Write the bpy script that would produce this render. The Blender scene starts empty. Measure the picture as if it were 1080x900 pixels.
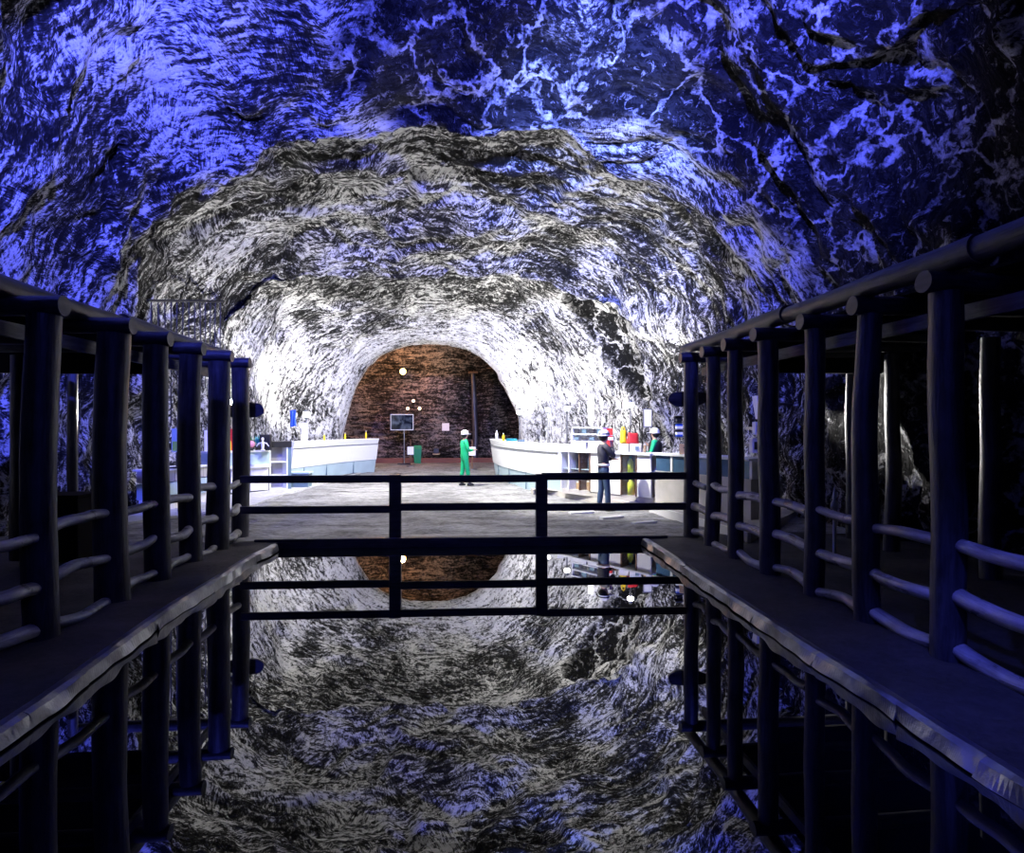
import bpy, bmesh, math, random
import numpy as np
from mathutils import Vector, Matrix
random.seed(7)
PI = math.pi
sc = bpy.context.scene
COL = sc.collection
# ------------------------------------------------------------------ camera maths (1080x900 frame)
CZ = 1.92; F = 640.0; YAW = math.radians(5.0)
CA, SA = math.cos(YAW), math.sin(YAW)
def P(px, py, d):
    """world point seen at a pixel, at depth d"""
    xr = (px-540)/F*d
    return Vector((xr*CA + d*SA, d*CA - xr*SA, CZ + (450-py)/F*d))
def onZ(px, py, z): return P(px, py, F*(CZ-z)/(py-450))
def depthX(px, X): return X/((px-540)/F*CA + SA)
def onX(px, X): return P(px, 450, depthX(px, X)).y
# ------------------------------------------------------------------ materials
def nt(name):
    m = bpy.data.materials.new(name); m.use_nodes = True
    t = m.node_tree; b = t.nodes['Principled BSDF']
    return m, t, b
class N:
    def __init__(s, t): s.t = t
    def n(s, typ, **kw):
        x = s.t.nodes.new(typ)
        for k, v in kw.items():
            if k.startswith('i_'):
                x.inputs[k[2:].replace('_', ' ')].default_value = v
            else: setattr(x, k, v)
        return x
    def l(s, a, b): s.t.links.new(a, b)
    def math(s, op, a, b=None, c=None, clamp=False):
        x = s.t.nodes.new('ShaderNodeMath'); x.operation = op; x.use_clamp = clamp
        for i, v in enumerate((a, b, c)):
            if v is None: continue
            if isinstance(v, (int, float)): x.inputs[i].default_value = v
            else: s.l(v, x.inputs[i])
        return x.outputs[0]
    def ramp(s, fac, stops):
        x = s.t.nodes.new('ShaderNodeValToRGB'); e = x.color_ramp.elements
        while len(e) < len(stops): e.new(.5)
        for el, (p, c) in zip(e, stops):
            el.position = p; el.color = (c, c, c, 1) if isinstance(c, (int, float)) else (*c, 1)
        s.l(fac, x.inputs[0]); return x.outputs[0]
    def noise(s, vec, scale, detail=4, rough=.55, dist=0.0, dim='3D'):
        x = s.t.nodes.new('ShaderNodeTexNoise'); x.noise_dimensions = dim
        x.inputs['Scale'].default_value = scale; x.inputs['Detail'].default_value = detail
        x.inputs['Roughness'].default_value = rough; x.inputs['Distortion'].default_value = dist
        s.l(vec, x.inputs['Vector']); return x
    def map(s, vec, scale=(1,1,1), rot=(0,0,0), loc=(0,0,0)):
        x = s.t.nodes.new('ShaderNodeMapping'); x.inputs['Scale'].default_value = scale
        x.inputs['Rotation'].default_value = rot; x.inputs['Location'].default_value = loc
        s.l(vec, x.inputs['Vector']); return x.outputs[0]
    def mixc(s, fac, a, b):
        x = s.t.nodes.new('ShaderNodeMix'); x.data_type = 'RGBA'
        for sock, v in ((x.inputs[0], fac), (x.inputs[6], a), (x.inputs[7], b)):
            if isinstance(v, (int, float)): sock.default_value = v if sock is x.inputs[0] else (v, v, v, 1)
            elif isinstance(v, tuple): sock.default_value = (*v, 1)
            else: s.l(v, sock)
        return x.outputs[2]
def plain(name, col, rough=.5, metal=0.0, var=.12, scale=9.0, bump=.0, spec=.5):
    m, t, b = nt(name); k = N(t)
    tc = k.n('ShaderNodeTexCoord')
    nz = k.noise(tc.outputs['Object'], scale, 4)
    c = k.mixc(nz.outputs[0], tuple(max(0, v*(1-var)) for v in col), tuple(min(1, v*(1+var)) for v in col))
    k.l(c, b.inputs['Base Color']); b.inputs['Roughness'].default_value = rough
    b.inputs['Metallic'].default_value = metal; b.inputs['Specular IOR Level'].default_value = spec
    if bump:
        bp = k.n('ShaderNodeBump'); bp.inputs['Distance'].default_value = bump; bp.inputs['Strength'].default_value = .8
        k.l(nz.outputs[0], bp.inputs['Height']); k.l(bp.outputs[0], b.inputs['Normal'])
    return m
def emit(name, col, s):
    m, t, b = nt(name); b.inputs['Base Color'].default_value = (*col, 1)
    b.inputs['Emission Color'].default_value = (*col, 1); b.inputs['Emission Strength'].default_value = s
    return m
def rock(name, tint=(1,1,1), lo=.012, mid=.16, hi=.86, vein=True, gain=1.0):
    m, t, b = nt(name); k = N(t)
    uv = k.n('ShaderNodeUVMap', uv_map='rock_uv').outputs[0]
    tc = k.n('ShaderNodeTexCoord'); ob = tc.outputs['Object']
    # patches of chisel strokes, each patch struck from its own direction
    warp = k.noise(uv, .9, 3); wv = k.n('ShaderNodeVectorMath', operation='MULTIPLY_ADD')
    k.l(warp.outputs[1], wv.inputs[0]); wv.inputs[1].default_value = (.16,.16,0); k.l(uv, wv.inputs[2])
    w = wv.outputs[0]
    rn = k.noise(uv, 2.6, 4, .65); rv = k.n('ShaderNodeVectorMath', operation='MULTIPLY_ADD')
    k.l(rn.outputs[1], rv.inputs[0]); rv.inputs[1].default_value = (.55,.55,0); k.l(uv, rv.inputs[2]); rag = rv.outputs[0]
    def strokes(cell, sc_a, sc_b, off, spread):
        vo = k.n('ShaderNodeTexVoronoi'); vo.inputs['Scale'].default_value = cell
        vo.inputs['Randomness'].default_value = 1
        k.l(k.map(rag, loc=(off, off*1.7, 0)), vo.inputs['Vector'])
        sp = k.n('ShaderNodeSeparateColor'); k.l(vo.outputs['Color'], sp.inputs[0])
        ang = k.math('MULTIPLY', k.math('SUBTRACT', sp.outputs[0], .5), spread)
        vr = k.n('ShaderNodeVectorRotate', rotation_type='Z_AXIS'); k.l(w, vr.inputs['Vector']); k.l(ang, vr.inputs['Angle'])
        return k.noise(k.map(vr.outputs[0], scale=(sc_a, sc_b, 1)), 1.0, 3, .6, .5).outputs[0]
    s1 = strokes(.9, 4.2, 26.0, 0.0, 1.7)
    s2 = strokes(1.8, 10.0, 58.0, 4.3, 3.1)
    strata = k.noise(k.map(w, scale=(1.5, 9.0, 1)), 1.0, 9, .74, .4).outputs[0]
    big = k.noise(ob, .55, 5, .6, .4).outputs[0]
    grit = k.noise(ob, 9.0, 6, .7, .3).outputs[0]
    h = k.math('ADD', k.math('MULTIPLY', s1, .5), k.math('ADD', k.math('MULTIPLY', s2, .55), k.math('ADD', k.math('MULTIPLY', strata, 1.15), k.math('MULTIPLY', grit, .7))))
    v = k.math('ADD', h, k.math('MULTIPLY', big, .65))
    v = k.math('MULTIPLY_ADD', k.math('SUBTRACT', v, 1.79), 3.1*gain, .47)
    sa = k.n('ShaderNodeAttribute', attribute_name='lit_salt')
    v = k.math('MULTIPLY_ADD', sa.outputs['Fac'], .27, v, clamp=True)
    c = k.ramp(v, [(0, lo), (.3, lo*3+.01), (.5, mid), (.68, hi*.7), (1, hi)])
    tn = k.n('ShaderNodeMix', data_type='RGBA', blend_type='MULTIPLY'); tn.inputs[0].default_value = 1
    k.l(c, tn.inputs[6]); tn.inputs[7].default_value = (*tint, 1); c = tn.outputs[2]
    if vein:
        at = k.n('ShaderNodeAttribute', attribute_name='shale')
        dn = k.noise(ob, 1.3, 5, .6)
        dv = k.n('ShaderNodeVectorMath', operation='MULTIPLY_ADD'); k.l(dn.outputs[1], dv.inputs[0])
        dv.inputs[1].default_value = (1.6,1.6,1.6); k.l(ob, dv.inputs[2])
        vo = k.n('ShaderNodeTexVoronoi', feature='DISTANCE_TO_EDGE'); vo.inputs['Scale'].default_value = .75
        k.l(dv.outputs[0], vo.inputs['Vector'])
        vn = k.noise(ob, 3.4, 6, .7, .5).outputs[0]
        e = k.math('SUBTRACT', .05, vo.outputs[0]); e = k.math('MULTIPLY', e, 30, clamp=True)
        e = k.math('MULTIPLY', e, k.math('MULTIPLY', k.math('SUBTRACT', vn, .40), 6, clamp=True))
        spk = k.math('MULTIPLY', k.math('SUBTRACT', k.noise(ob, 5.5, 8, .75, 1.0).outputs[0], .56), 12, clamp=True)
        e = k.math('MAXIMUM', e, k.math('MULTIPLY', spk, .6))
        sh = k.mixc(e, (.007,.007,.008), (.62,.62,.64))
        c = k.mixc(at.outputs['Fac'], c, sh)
    k.l(c, b.inputs['Base Color'])
    b.inputs['Roughness'].default_value = .72
    b.inputs['Specular IOR Level'].default_value = .08
    bp = k.n('ShaderNodeBump'); bp.inputs['Distance'].default_value = .10; bp.inputs['Strength'].default_value = 1.0
    k.l(h, bp.inputs['Height']); k.l(bp.outputs[0], b.inputs['Normal'])
    return m
def ground(name, lo, hi, sx=3.0, sy=1.2, rough=.8, bump=.03):
    m, t, b = nt(name); k = N(t)
    tc = k.n('ShaderNodeTexCoord'); ob = tc.outputs['Object']
    a = k.noise(k.map(ob, scale=(sx*.35, sy*.35, 1)), 2.0, 8, .65, .4).outputs[0]
    g = k.noise(k.map(ob, scale=(sx, sy, 1)), 6.0, 8, .75, .6).outputs[0]
    v = k.math('ADD', k.math('MULTIPLY', a, .5), k.math('MULTIPLY', g, .6))
    c = k.ramp(v, [(.42, lo), (.55, (lo+hi)/2), (.68, hi)])
    k.l(c, b.inputs['Base Color']); b.inputs['Roughness'].default_value = rough
    bp = k.n('ShaderNodeBump'); bp.inputs['Distance'].default_value = bump; bp.inputs['Strength'].default_value = 1
    k.l(v, bp.inputs['Height']); k.l(bp.outputs[0], b.inputs['Normal'])
    return m
def wood(name, c0, c1, rough=.4, sc_=(14, 14, 1.2), bump=.01):
    m, t, b = nt(name); k = N(t)
    uv = k.n('ShaderNodeUVMap', uv_map='grain').outputs[0]
    g = k.noise(k.map(uv, scale=(14, 1.3, 1)), 1.6, 7, .65, .8).outputs[0]
    g2 = k.noise(k.map(uv, scale=(3, 2.2, 1)), 1.4, 4, .6, .3).outputs[0]
    v = k.math('ADD', k.math('MULTIPLY', g, .6), k.math('MULTIPLY', g2, .4))
    x = k.n('ShaderNodeValToRGB'); x.color_ramp.elements[0].position = .38; x.color_ramp.elements[0].color = (*c0, 1)
    x.color_ramp.elements[1].position = .62; x.color_ramp.elements[1].color = (*c1, 1)
    k.l(v, x.inputs[0]); k.l(x.outputs[0], b.inputs['Base Color'])
    k.l(k.math('MULTIPLY_ADD', g2, .35, rough-.15), b.inputs['Roughness'])
    bp = k.n('ShaderNodeBump'); bp.inputs['Distance'].default_value = bump; bp.inputs['Strength'].default_value = 1
    k.l(v, bp.inputs['Height']); k.l(bp.outputs[0], b.inputs['Normal'])
    return m
M = {}
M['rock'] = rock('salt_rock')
M['rock_dim'] = rock('dim_salt_rock', tint=(1,.86,.78), lo=.01, mid=.07, hi=.34, vein=False)  # same rock; the chamber's dimness and orange lamplight are put into the colour
M['log'] = wood('weathered_log', (.010,.010,.013), (.065,.065,.078), .40)
M['rail'] = wood('polished_log', (.16,.155,.15), (.5,.49,.48), .28)
M['board'] = wood('sawn_board', (.03,.03,.035), (.14,.14,.16), .5)
M['dark'] = plain('black_board', (.008,.008,.01), .85, spec=.1)
M['deck'] = ground('trodden_deck', .008, .055, 2.2, 2.2, .75, .02)
M['floor'] = ground('trodden_salt_floor', .012, .42, 1.3, 3.2, .8, .03)
M['smooth'] = ground('smooth_concrete', .30, .62, 1, 1, .6, .004)
M['liner'] = plain('pool_liner', (.30,.30,.31), .30, .85, .6, 7, .02)
M['white'] = plain('white_paint', (.82,.84,.84), .45, 0, .05)
M['panelw'] = plain('white_panel', (.78,.77,.72), .5, 0, .08, 4)
M['pale'] = plain('pale_blue_paint', (.42,.55,.60), .5, 0, .15, 2.5)
M['slate'] = plain('slate_blue_paint', (.12,.19,.24), .5, 0, .2, 3)
M['conc'] = plain('stained_concrete', (.42,.40,.37), .75, 0, .45, 2.2, .01)
M['glass'] = plain('dark_display_glass', (.05,.11,.18), .08, 0, .6, 2.0)
M['metal'] = plain('grey_metal', (.25,.26,.28), .35, .8)
M['black'] = plain('black_plastic', (.012,.012,.014), .4)
M['red'] = plain('red_cloth', (.55,.02,.02), .6, 0, .2)
M['yellow'] = plain('yellow_plastic', (.9,.65,.02), .4)
M['lemon'] = plain('lemon_vest', (.75,.9,.05), .5)
M['green'] = plain('green_cloth', (.0,.50,.16), .7, 0, .2)
M['bin'] = plain('green_plastic', (.01,.22,.10), .45)
M['leaf'] = plain('leaf_green', (.05,.28,.08), .55, 0, .4)
M['teal'] = plain('teal_plastic', (.02,.30,.34), .4)
M['blue'] = plain('blue_cloth', (.02,.09,.55), .6)
M['pink'] = plain('pink_plastic', (.75,.30,.38), .5)
M['tan'] = plain('tan_carton', (.50,.34,.18), .7, 0, .2)
M['brown'] = plain('brown_wood', (.14,.07,.035), .6, 0, .3)
M['paper'] = plain('white_paper', (.82,.82,.80), .8, 0, .03)
M['skin'] = plain('skin', (.55,.33,.22), .55)
M['hair'] = plain('dark_hair', (.01,.008,.007), .5)
M['jacket'] = plain('charcoal_jacket', (.035,.035,.045), .7, 0, .3)
M['jeans'] = plain('blue_jeans', (.03,.06,.12), .8, 0, .4)
M['shoe'] = plain('black_shoe', (.015,.015,.017), .5)
M['helmet'] = plain('white_helmet', (.85,.85,.84), .3)
M['limelight'] = plain('lime_print', (.35,.62,.10), .6, 0, .6, 20)
M['lampw'] = emit('white_lamp_glow', (1,.97,.92), 40)
M['lampo'] = emit('orange_lamp_glow', (1,.50,.16), 9)
M['lamps'] = emit('small_lamp_glow', (1,.72,.48), 4)
# still black water, a mirror
m, t, b = nt('still_brine'); b.inputs['Base Color'].default_value = (.002,.003,.005,1)
b.inputs['Roughness'].default_value = 0.0; b.inputs['IOR'].default_value = 2.8
k = N(t); tc = k.n('ShaderNodeTexCoord'); nz = k.noise(tc.outputs['Object'], 1.2, 3)
bp = k.n('ShaderNodeBump'); bp.inputs['Distance'].default_value = .0006; bp.inputs['Strength'].default_value = .4
k.l(nz.outputs[0], bp.inputs['Height']); k.l(bp.outputs[0], b.inputs['Normal']); M['water'] = m
# tv screen
m, t, b = nt('screen'); k = N(t); tc = k.n('ShaderNodeTexCoord')
nz = k.noise(tc.outputs['Object'], 2.2, 3, .5, 1.0).outputs[0]
x = k.n('ShaderNodeValToRGB'); x.color_ramp.elements[0].position = .4; x.color_ramp.elements[0].color = (.004,.008,.012,1)
x.color_ramp.elements[1].position = .7; x.color_ramp.elements[1].color = (.12,.15,.17,1)
k.l(nz, x.inputs[0]); k.l(x.outputs[0], b.inputs['Base Color']); k.l(x.outputs[0], b.inputs['Emission Color'])
b.inputs['Emission Strength'].default_value = .06; b.inputs['Roughness'].default_value = .15; M['screen'] = m
# ------------------------------------------------------------------ object helpers
def link(o): COL.objects.link(o); return o
def tag(o, label=None, cat=None, group=None, kind=None):
    if label: o['label'] = label
    if cat: o['category'] = cat
    if group: o['group'] = group
    if kind: o['kind'] = kind
    return o
def thing(name, label, cat, loc, rz=0, group=None):
    o = bpy.data.objects.new(name, None); o.empty_display_size = .1
    o.location = loc; o.rotation_euler = (0, 0, rz); link(o)
    o.matrix_world = Matrix.Translation(Vector(loc)) @ Matrix.Rotation(rz, 4, 'Z')
    return tag(o, label, cat, group)
WM = {}
def setp(o, parent):
    o.parent = parent
class MB:
    """collects shapes given in world coordinates"""
    def __init__(s): s.v = []; s.f = []; s.uv = []; s.sm = []
    def add(s, vs, fs, uvs=None, smooth=False):
        n = len(s.v); s.v += [Vector(v) for v in vs]
        for i, f in enumerate(fs):
            s.f.append([n+j for j in f]); s.sm.append(smooth)
            s.uv.append(uvs[i] if uvs else None)
        return s
    def box(s, c, size, rz=0, bev=.0, rot=None):
        c = Vector(c); x, y, z = [q/2 for q in size]
        R = rot if rot else Matrix.Rotation(rz, 3, 'Z')
        bv = min(bev, x*.45, y*.45, z*.45)
        if bv <= 0:
            pts = [(a*x, b_*y, c_*z) for a in (-1,1) for b_ in (-1,1) for c_ in (-1,1)]
            fs = [(0,1,3,2),(4,6,7,5),(0,4,5,1),(2,3,7,6),(0,2,6,4),(1,5,7,3)]
            return s.add([c+R@Vector(p) for p in pts], fs)
        bm = bmesh.new(); bmesh.ops.create_cube(bm, size=1)
        for v in bm.verts: v.co = Vector((v.co.x*2*x, v.co.y*2*y, v.co.z*2*z))
        bmesh.ops.bevel(bm, geom=bm.edges[:], offset=bv, segments=2, affect='EDGES', profile=.6)
        bm.verts.index_update()
        s.add([c+R@v.co for v in bm.verts], [[v.index for v in f.verts] for f in bm.faces]); bm.free(); return s
    def tube(s, pts, rads, n=14, seed=None, wob=0.0, cap=True):
        """log / pipe through pts, with grain uv; wob = relative roughness of the outline"""
        pts = [Vector(p) for p in pts]
        if isinstance(rads, (int, float)): rads = [rads]*len(pts)
        rnd = random.Random(seed); ph = [rnd.uniform(0, 6.28) for _ in range(6)]
        up0 = Vector((0,0,1)) if abs((pts[-1]-pts[0]).normalized().z) < .9 else Vector((0,1,0))
        vs = []; L = 0; Ls = []
        for i, p in enumerate(pts):
            if i: L += (p-pts[i-1]).length
            Ls.append(L)
            tdir = (pts[min(i+1, len(pts)-1)]-pts[max(i-1, 0)]).normalized()
            a = tdir.cross(up0).normalized(); b_ = a.cross(tdir)
            for j in range(n):
                th = 2*PI*j/n
                r = rads[i]*(1+wob*(math.sin(2*th+ph[0]+L*1.3)+.6*math.sin(3*th+ph[1]-L*2.1)+.5*math.sin(L*5+ph[2])+.4*math.sin(L*11+ph[3]+th)))
                vs.append(p+(a*math.cos(th)+b_*math.sin(th))*r)
        fs = []; uvs = []; r0 = rads[0]; u0 = (seed or 0)*.731 % 7
        for i in range(len(pts)-1):
            for j in range(n):
                j2 = (j+1) % n
                fs.append((i*n+j, i*n+j2, (i+1)*n+j2, (i+1)*n+j))
                ua, ub = u0+2*PI*r0*j/n, u0+2*PI*r0*(j+1)/n
                uvs.append([(ua, Ls[i]), (ub, Ls[i]), (ub, Ls[i+1]), (ua, Ls[i+1])])
        s.add(vs, fs, uvs, True)
        if cap:
            for base, flip in ((0, True), ((len(pts)-1)*n, False)):
                ring = vs[base:base+n]
                if flip: ring = ring[::-1]
                s.add(ring, [list(range(n))], [[(q.x*.3+q.z*.3+u0, q.y*.2) for q in ring]])
        return s
    def log(s, a, b_, r0, r1=None, seed=1, bend=.02, n=14, wob=.035, step=.18):
        a = Vector(a); b_ = Vector(b_); r1 = r1 or r0; L = (b_-a).length; k_ = max(3, int(L/step))
        rnd = random.Random(seed); d = (b_-a).normalized()
        s1 = d.cross(Vector((.3,.2,1))).normalized(); s2 = s1.cross(d)
        b1, b2 = rnd.uniform(-1,1)*bend, rnd.uniform(-1,1)*bend; p1 = rnd.uniform(0, 3)
        pts = []; rs = []
        for i in range(k_+1):
            t_ = i/k_
            pts.append(a+(b_-a)*t_+s1*b1*math.sin(PI*t_)+s2*b2*math.sin(PI*t_)+s1*bend*.3*math.sin(t_*9+p1)*math.sin(PI*t_))
            rs.append(r0+(r1-r0)*t_)
        return s.tube(pts, rs, n, seed, wob)
    def lathe(s, c, prof, n=20, axis=None, smooth=True):
        c = Vector(c); R = Matrix.Identity(3)
        if axis is not None: R = Vector((0,0,1)).rotation_difference(Vector(axis).normalized()).to_matrix()
        vs = []
        for r, z in prof:
            for j in range(n):
                th = 2*PI*j/n; vs.append(c+R@Vector((r*math.cos(th), r*math.sin(th), z)))
        fs = [(i*n+j, i*n+(j+1) % n, (i+1)*n+(j+1) % n, (i+1)*n+j) for i in range(len(prof)-1) for j in range(n)]
        s.add(vs, fs, None, smooth)
        return s
    def sphere(s, c, r, sq=(1,1,1), n=14, zmin=-1.0):
        prof = []
        m_ = n//2+1
        for i in range(m_+1):
            a = -PI/2+PI*i/m_
            if math.sin(a) < zmin-.01: continue
            prof.append((max(.0005, math.cos(a)), math.sin(a)))
        c = Vector(c); k0 = len(s.v); s.lathe((0,0,0), prof, n)
        for v in s.v[k0:]:
            v.x *= r*sq[0]; v.y *= r*sq[1]; v.z *= r*sq[2]; v += c
        return s
    def build(s, name, mat, parent=None):
        me = bpy.data.meshes.new(name)
        vs = s.v
        if parent is not None:
            chain = parent; inv = WMAT(parent).inverted()
            vs = [inv @ v for v in s.v]
        me.from_pydata([tuple(v) for v in vs], [], s.f)
        mats = mat if isinstance(mat, (list, tuple)) else [mat]
        for q in mats: me.materials.append(q)
        uvl = me.uv_layers.new(name='grain')
        for p_, u in zip(me.polygons, s.uv):
            for k_, li in enumerate(p_.loop_indices):
                if u: uvl.data[li].uv = u[k_]
                else:
                    co = me.vertices[me.loops[li].vertex_index].co
                    nrm = p_.normal
                    ax = max(range(3), key=lambda q: abs(nrm[q]))
                    uvl.data[li].uv = (co.z, co.y) if ax == 0 else ((co.z, co.x) if ax == 1 else (co.y, co.x))
        me.polygons.foreach_set('use_smooth', s.sm)
        me.update()
        o = bpy.data.objects.new(name, me); link(o)
        if parent is not None: o.parent = parent
        return o
def WMAT(o):
    m_ = Matrix.Translation(o.location) @ o.rotation_euler.to_matrix().to_4x4()
    return WMAT(o.parent) @ m_ if o.parent else m_
def curve_path(pts, k_=6):
    """Catmull-Rom through pts"""
    pts = [Vector(p) for p in pts]; P_ = [pts[0]*2-pts[1]]+pts+[pts[-1]*2-pts[-2]]; out = []
    for i in range(1, len(P_)-2):
        for j in range(k_):
            t_ = j/k_; a, b_, c, d = P_[i-1:i+3]
            out.append(.5*((2*b_)+(c-a)*t_+(2*a-5*b_+4*c-d)*t_*t_+(3*b_-a-3*c+d)*t_**3))
    out.append(pts[-1]); return out
def sweep(mb, path, prof, close=True, smooth=False):
    """prof: (outward offset, z) closed loop; outward = right hand side of the path"""
    vs = []; n = len(prof)
    for i, p in enumerate(path):
        tdir = (path[min(i+1, len(path)-1)]-path[max(i-1, 0)]); tdir.z = 0; tdir.normalize()
        nr = Vector((tdir.y, -tdir.x, 0))
        for o_, z in prof: vs.append(Vector((p.x+nr.x*o_, p.y+nr.y*o_, z)))
    fs = [(i*n+j, i*n+(j+1) % n, (i+1)*n+(j+1) % n, (i+1)*n+j) for i in range(len(path)-1) for j in range(n if close else n-1)]
    if close: fs += [list(range(n))[::-1], list(range((len(path)-1)*n, len(path)*n))]
    mb.add(vs, fs, None, smooth); return mb
# ------------------------------------------------------------------ gradient noise for the rock
rng = np.random.RandomState(11)
PERM = np.concatenate([rng.permutation(256)]*3)
GR = rng.normal(size=(256, 3)); GR /= np.linalg.norm(GR, axis=1)[:, None]
def pn(p):
    i = np.floor(p).astype(int); f = p-i; i &= 255
    u = f*f*f*(f*(f*6-15)+10); out = 0
    for dx in (0,1):
        for dy in (0,1):
            for dz in (0,1):
                h = PERM[PERM[PERM[(i[...,0]+dx) & 255]+((i[...,1]+dy) & 255)]+((i[...,2]+dz) & 255)]
                g = GR[h]; d = f-np.array([dx,dy,dz])
                w = (u[...,0] if dx else 1-u[...,0])*(u[...,1] if dy else 1-u[...,1])*(u[...,2] if dz else 1-u[...,2])
                out = out+w*(g*d).sum(-1)
    return out*1.6
def fbm(p, o=4):
    s = 0; a = 1
    for i in range(o): s = s+a*pn(p*2**i+i*7.3); a *= .5
    return s
# ------------------------------------------------------------------ the cave
SEC = np.array([  # y, x left, x right, height, exponent
 (-9, -9.0, 8.6, 9.2, 2.6), (2, -8.6, 8.2, 9.4, 2.6), (6, -8.0, 7.6, 9.3, 2.6), (8.5, -7.6, 7.1, 9.1, 2.6), (10.2, -7.3, 6.8, 8.7, 2.7),
 (11.3, -7.1, 6.6, 7.9, 2.8), (12.1, -7.0, 6.5, 7.2, 3.0), (13.2, -7.1, 6.6, 7.45, 3.2), (15.5, -7.2, 6.5, 7.15, 3.3), (17.2, -7.1, 6.2, 6.75, 3.3),
 (18.1, -6.8, 5.75, 6.2, 3.3), (18.6, -7.2, 6.15, 7.0, 3.2), (20.5, -7.1, 5.7, 6.6, 3.0), (22.5, -6.6, 4.7, 6.05, 2.7), (24.0, -5.6, 3.4, 5.55, 2.6),
 (24.7, -4.85, 2.6, 5.3, 2.7), (25.3, -4.7, 2.5, 5.2, 2.7), (25.7, -4.9, 2.8, 5.4, 2.6), (26.4, -6.2, 4.2, 6.1, 2.6), (28.5, -7.0, 5.0, 6.5, 2.6), (31.6, -7.0, 5.0, 6.5, 2.6)])
ys = np.concatenate([np.arange(-9, 4, .3), np.arange(4, 24, .085), np.arange(24, 26.6, .07), np.arange(26.6, 31.61, .13)])
NU = 330
tt = np.linspace(0, PI, 900)
rows = []
pre = {}
def ring_at(y):
    q = [np.interp(y, SEC[:,0], SEC[:,k_]) for k_ in range(1, 5)]
    xl, xr, h, n = q; xc = (xl+xr)/2; w = (xr-xl)/2; H = h+.5
    c, s = np.cos(tt), np.sin(tt)
    x = xc+w*np.sign(c)*np.abs(c)**(2/n); z = -.5+H*np.abs(s)**(2/n)
    L = np.concatenate([[0], np.cumsum(np.hypot(np.diff(x), np.diff(z)))])
    fr = np.linspace(0, L[-1], NU)
    return np.interp(fr, L, x), np.interp(fr, L, z), fr/L[-1]*24
# smooth the section table
kern = np.array([1,4,6,4,1])/16
def smooth_row(y):
    acc = None
    for dy, w in zip((-.3,-.15,0,.15,.3), kern):
        x, z, u = ring_at(y+dy)
        acc = (x*w, z*w) if acc is None else (acc[0]+x*w, acc[1]+z*w)
    return acc[0], acc[1], u
X = np.zeros((len(ys), NU)); Z = X.copy(); U = X.copy(); Y = np.repeat(ys[:,None], NU, 1)
fine_y = np.arange(-10, 33, .1); FX = []; FZ = []
for y in fine_y:
    a = smooth_row(y); FX.append(a[0]); FZ.append(a[1])
FX = np.array(FX); FZ = np.array(FZ)
Uf = np.linspace(0, 24, NU)
base = np.stack([Uf[None,:]*.28+0*Y, Y*.12, 0*Y], -1)
shift = .9*pn(base+3.1)+.35*pn(base*3+9)
shift *= np.clip((24.0-Y)/3, 0, 1)
Ye = Y+shift
idx = np.clip((Ye-fine_y[0])/.1, 0, len(fine_y)-2); i0 = idx.astype(int); fr = idx-i0
cols = np.arange(NU)[None,:].repeat(len(ys), 0)
X = FX[i0, cols]*(1-fr)+FX[i0+1, cols]*fr; Z = FZ[i0, cols]*(1-fr)+FZ[i0+1, cols]*fr
U = np.repeat(Uf[None,:], len(ys), 0)
Pt = np.stack([X, Y, Z], -1)
du = np.gradient(Pt, axis=1); dv = np.gradient(Pt, axis=0)
nrm = np.cross(du, dv); nrm /= np.linalg.norm(nrm, axis=-1)[..., None]+1e-9
cen = np.stack([0*X-.8, Y, 0*X+2.5], -1)
sgn = np.sign(((Pt-cen)*nrm).sum(-1)); nrm *= sgn[..., None]       # outward
UV = np.stack([U, Y, 0*U], -1)
wr = np.stack([fbm(UV*.5+5, 3), fbm(UV*.5+25, 3), 0*U], -1)
UVw = UV+.8*wr
D = .45*fbm(Pt/3.6, 3)
rid0 = 1-2*np.abs(pn(UVw*np.array([.16, .62, 1])+31.2)); D += .24*rid0
rid = 1-2*np.abs(pn(UVw*np.array([.42, 1.15, 1])+2.2)); D += .20*np.sign(rid)*np.abs(rid)**1.3
rid2 = 1-2*np.abs(pn(UVw*np.array([1.0, 3.1, 1])+7.7)); D += .08*rid2
D += .075*fbm(UVw*np.array([2.0, 4.5, 1])+3.3, 4)
calm = np.interp(Y, [-9, 18.0, 19.2, 23.2, 24.6, 25.8, 27, 32], [1, 1, .6, .5, .2, .22, .7, .7])
D *= calm
# overhanging slabs: stepped scars in the roof
st = pn(UVw*np.array([.22, .35, 1])+14.0)
D += .22*np.clip((st-.12)/.05, 0, 1)*np.clip((23-Y)/3, 0, 1)
# dark hollow in the right haunch above the shop counter
HOL = (np.array([5.25, 18.6, 4.25]), np.array([1.3, 2.3, 1.5]))
def ell(c, r): 
    q = (Pt-c)/r; q = q+.30*np.stack([fbm(Pt*.8+3, 3), fbm(Pt*.8+13, 3), fbm(Pt*.8+23, 3)], -1)
    return np.sqrt((q**2).sum(-1))
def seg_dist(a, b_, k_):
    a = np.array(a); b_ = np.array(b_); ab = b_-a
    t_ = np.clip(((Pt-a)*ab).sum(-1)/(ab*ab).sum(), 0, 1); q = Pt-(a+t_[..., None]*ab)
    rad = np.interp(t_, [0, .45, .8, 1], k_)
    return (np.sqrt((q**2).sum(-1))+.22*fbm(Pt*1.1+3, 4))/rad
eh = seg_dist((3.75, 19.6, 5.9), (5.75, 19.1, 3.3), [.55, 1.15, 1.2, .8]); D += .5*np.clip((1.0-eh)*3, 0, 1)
Pt2 = Pt+nrm*D[..., None]
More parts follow.
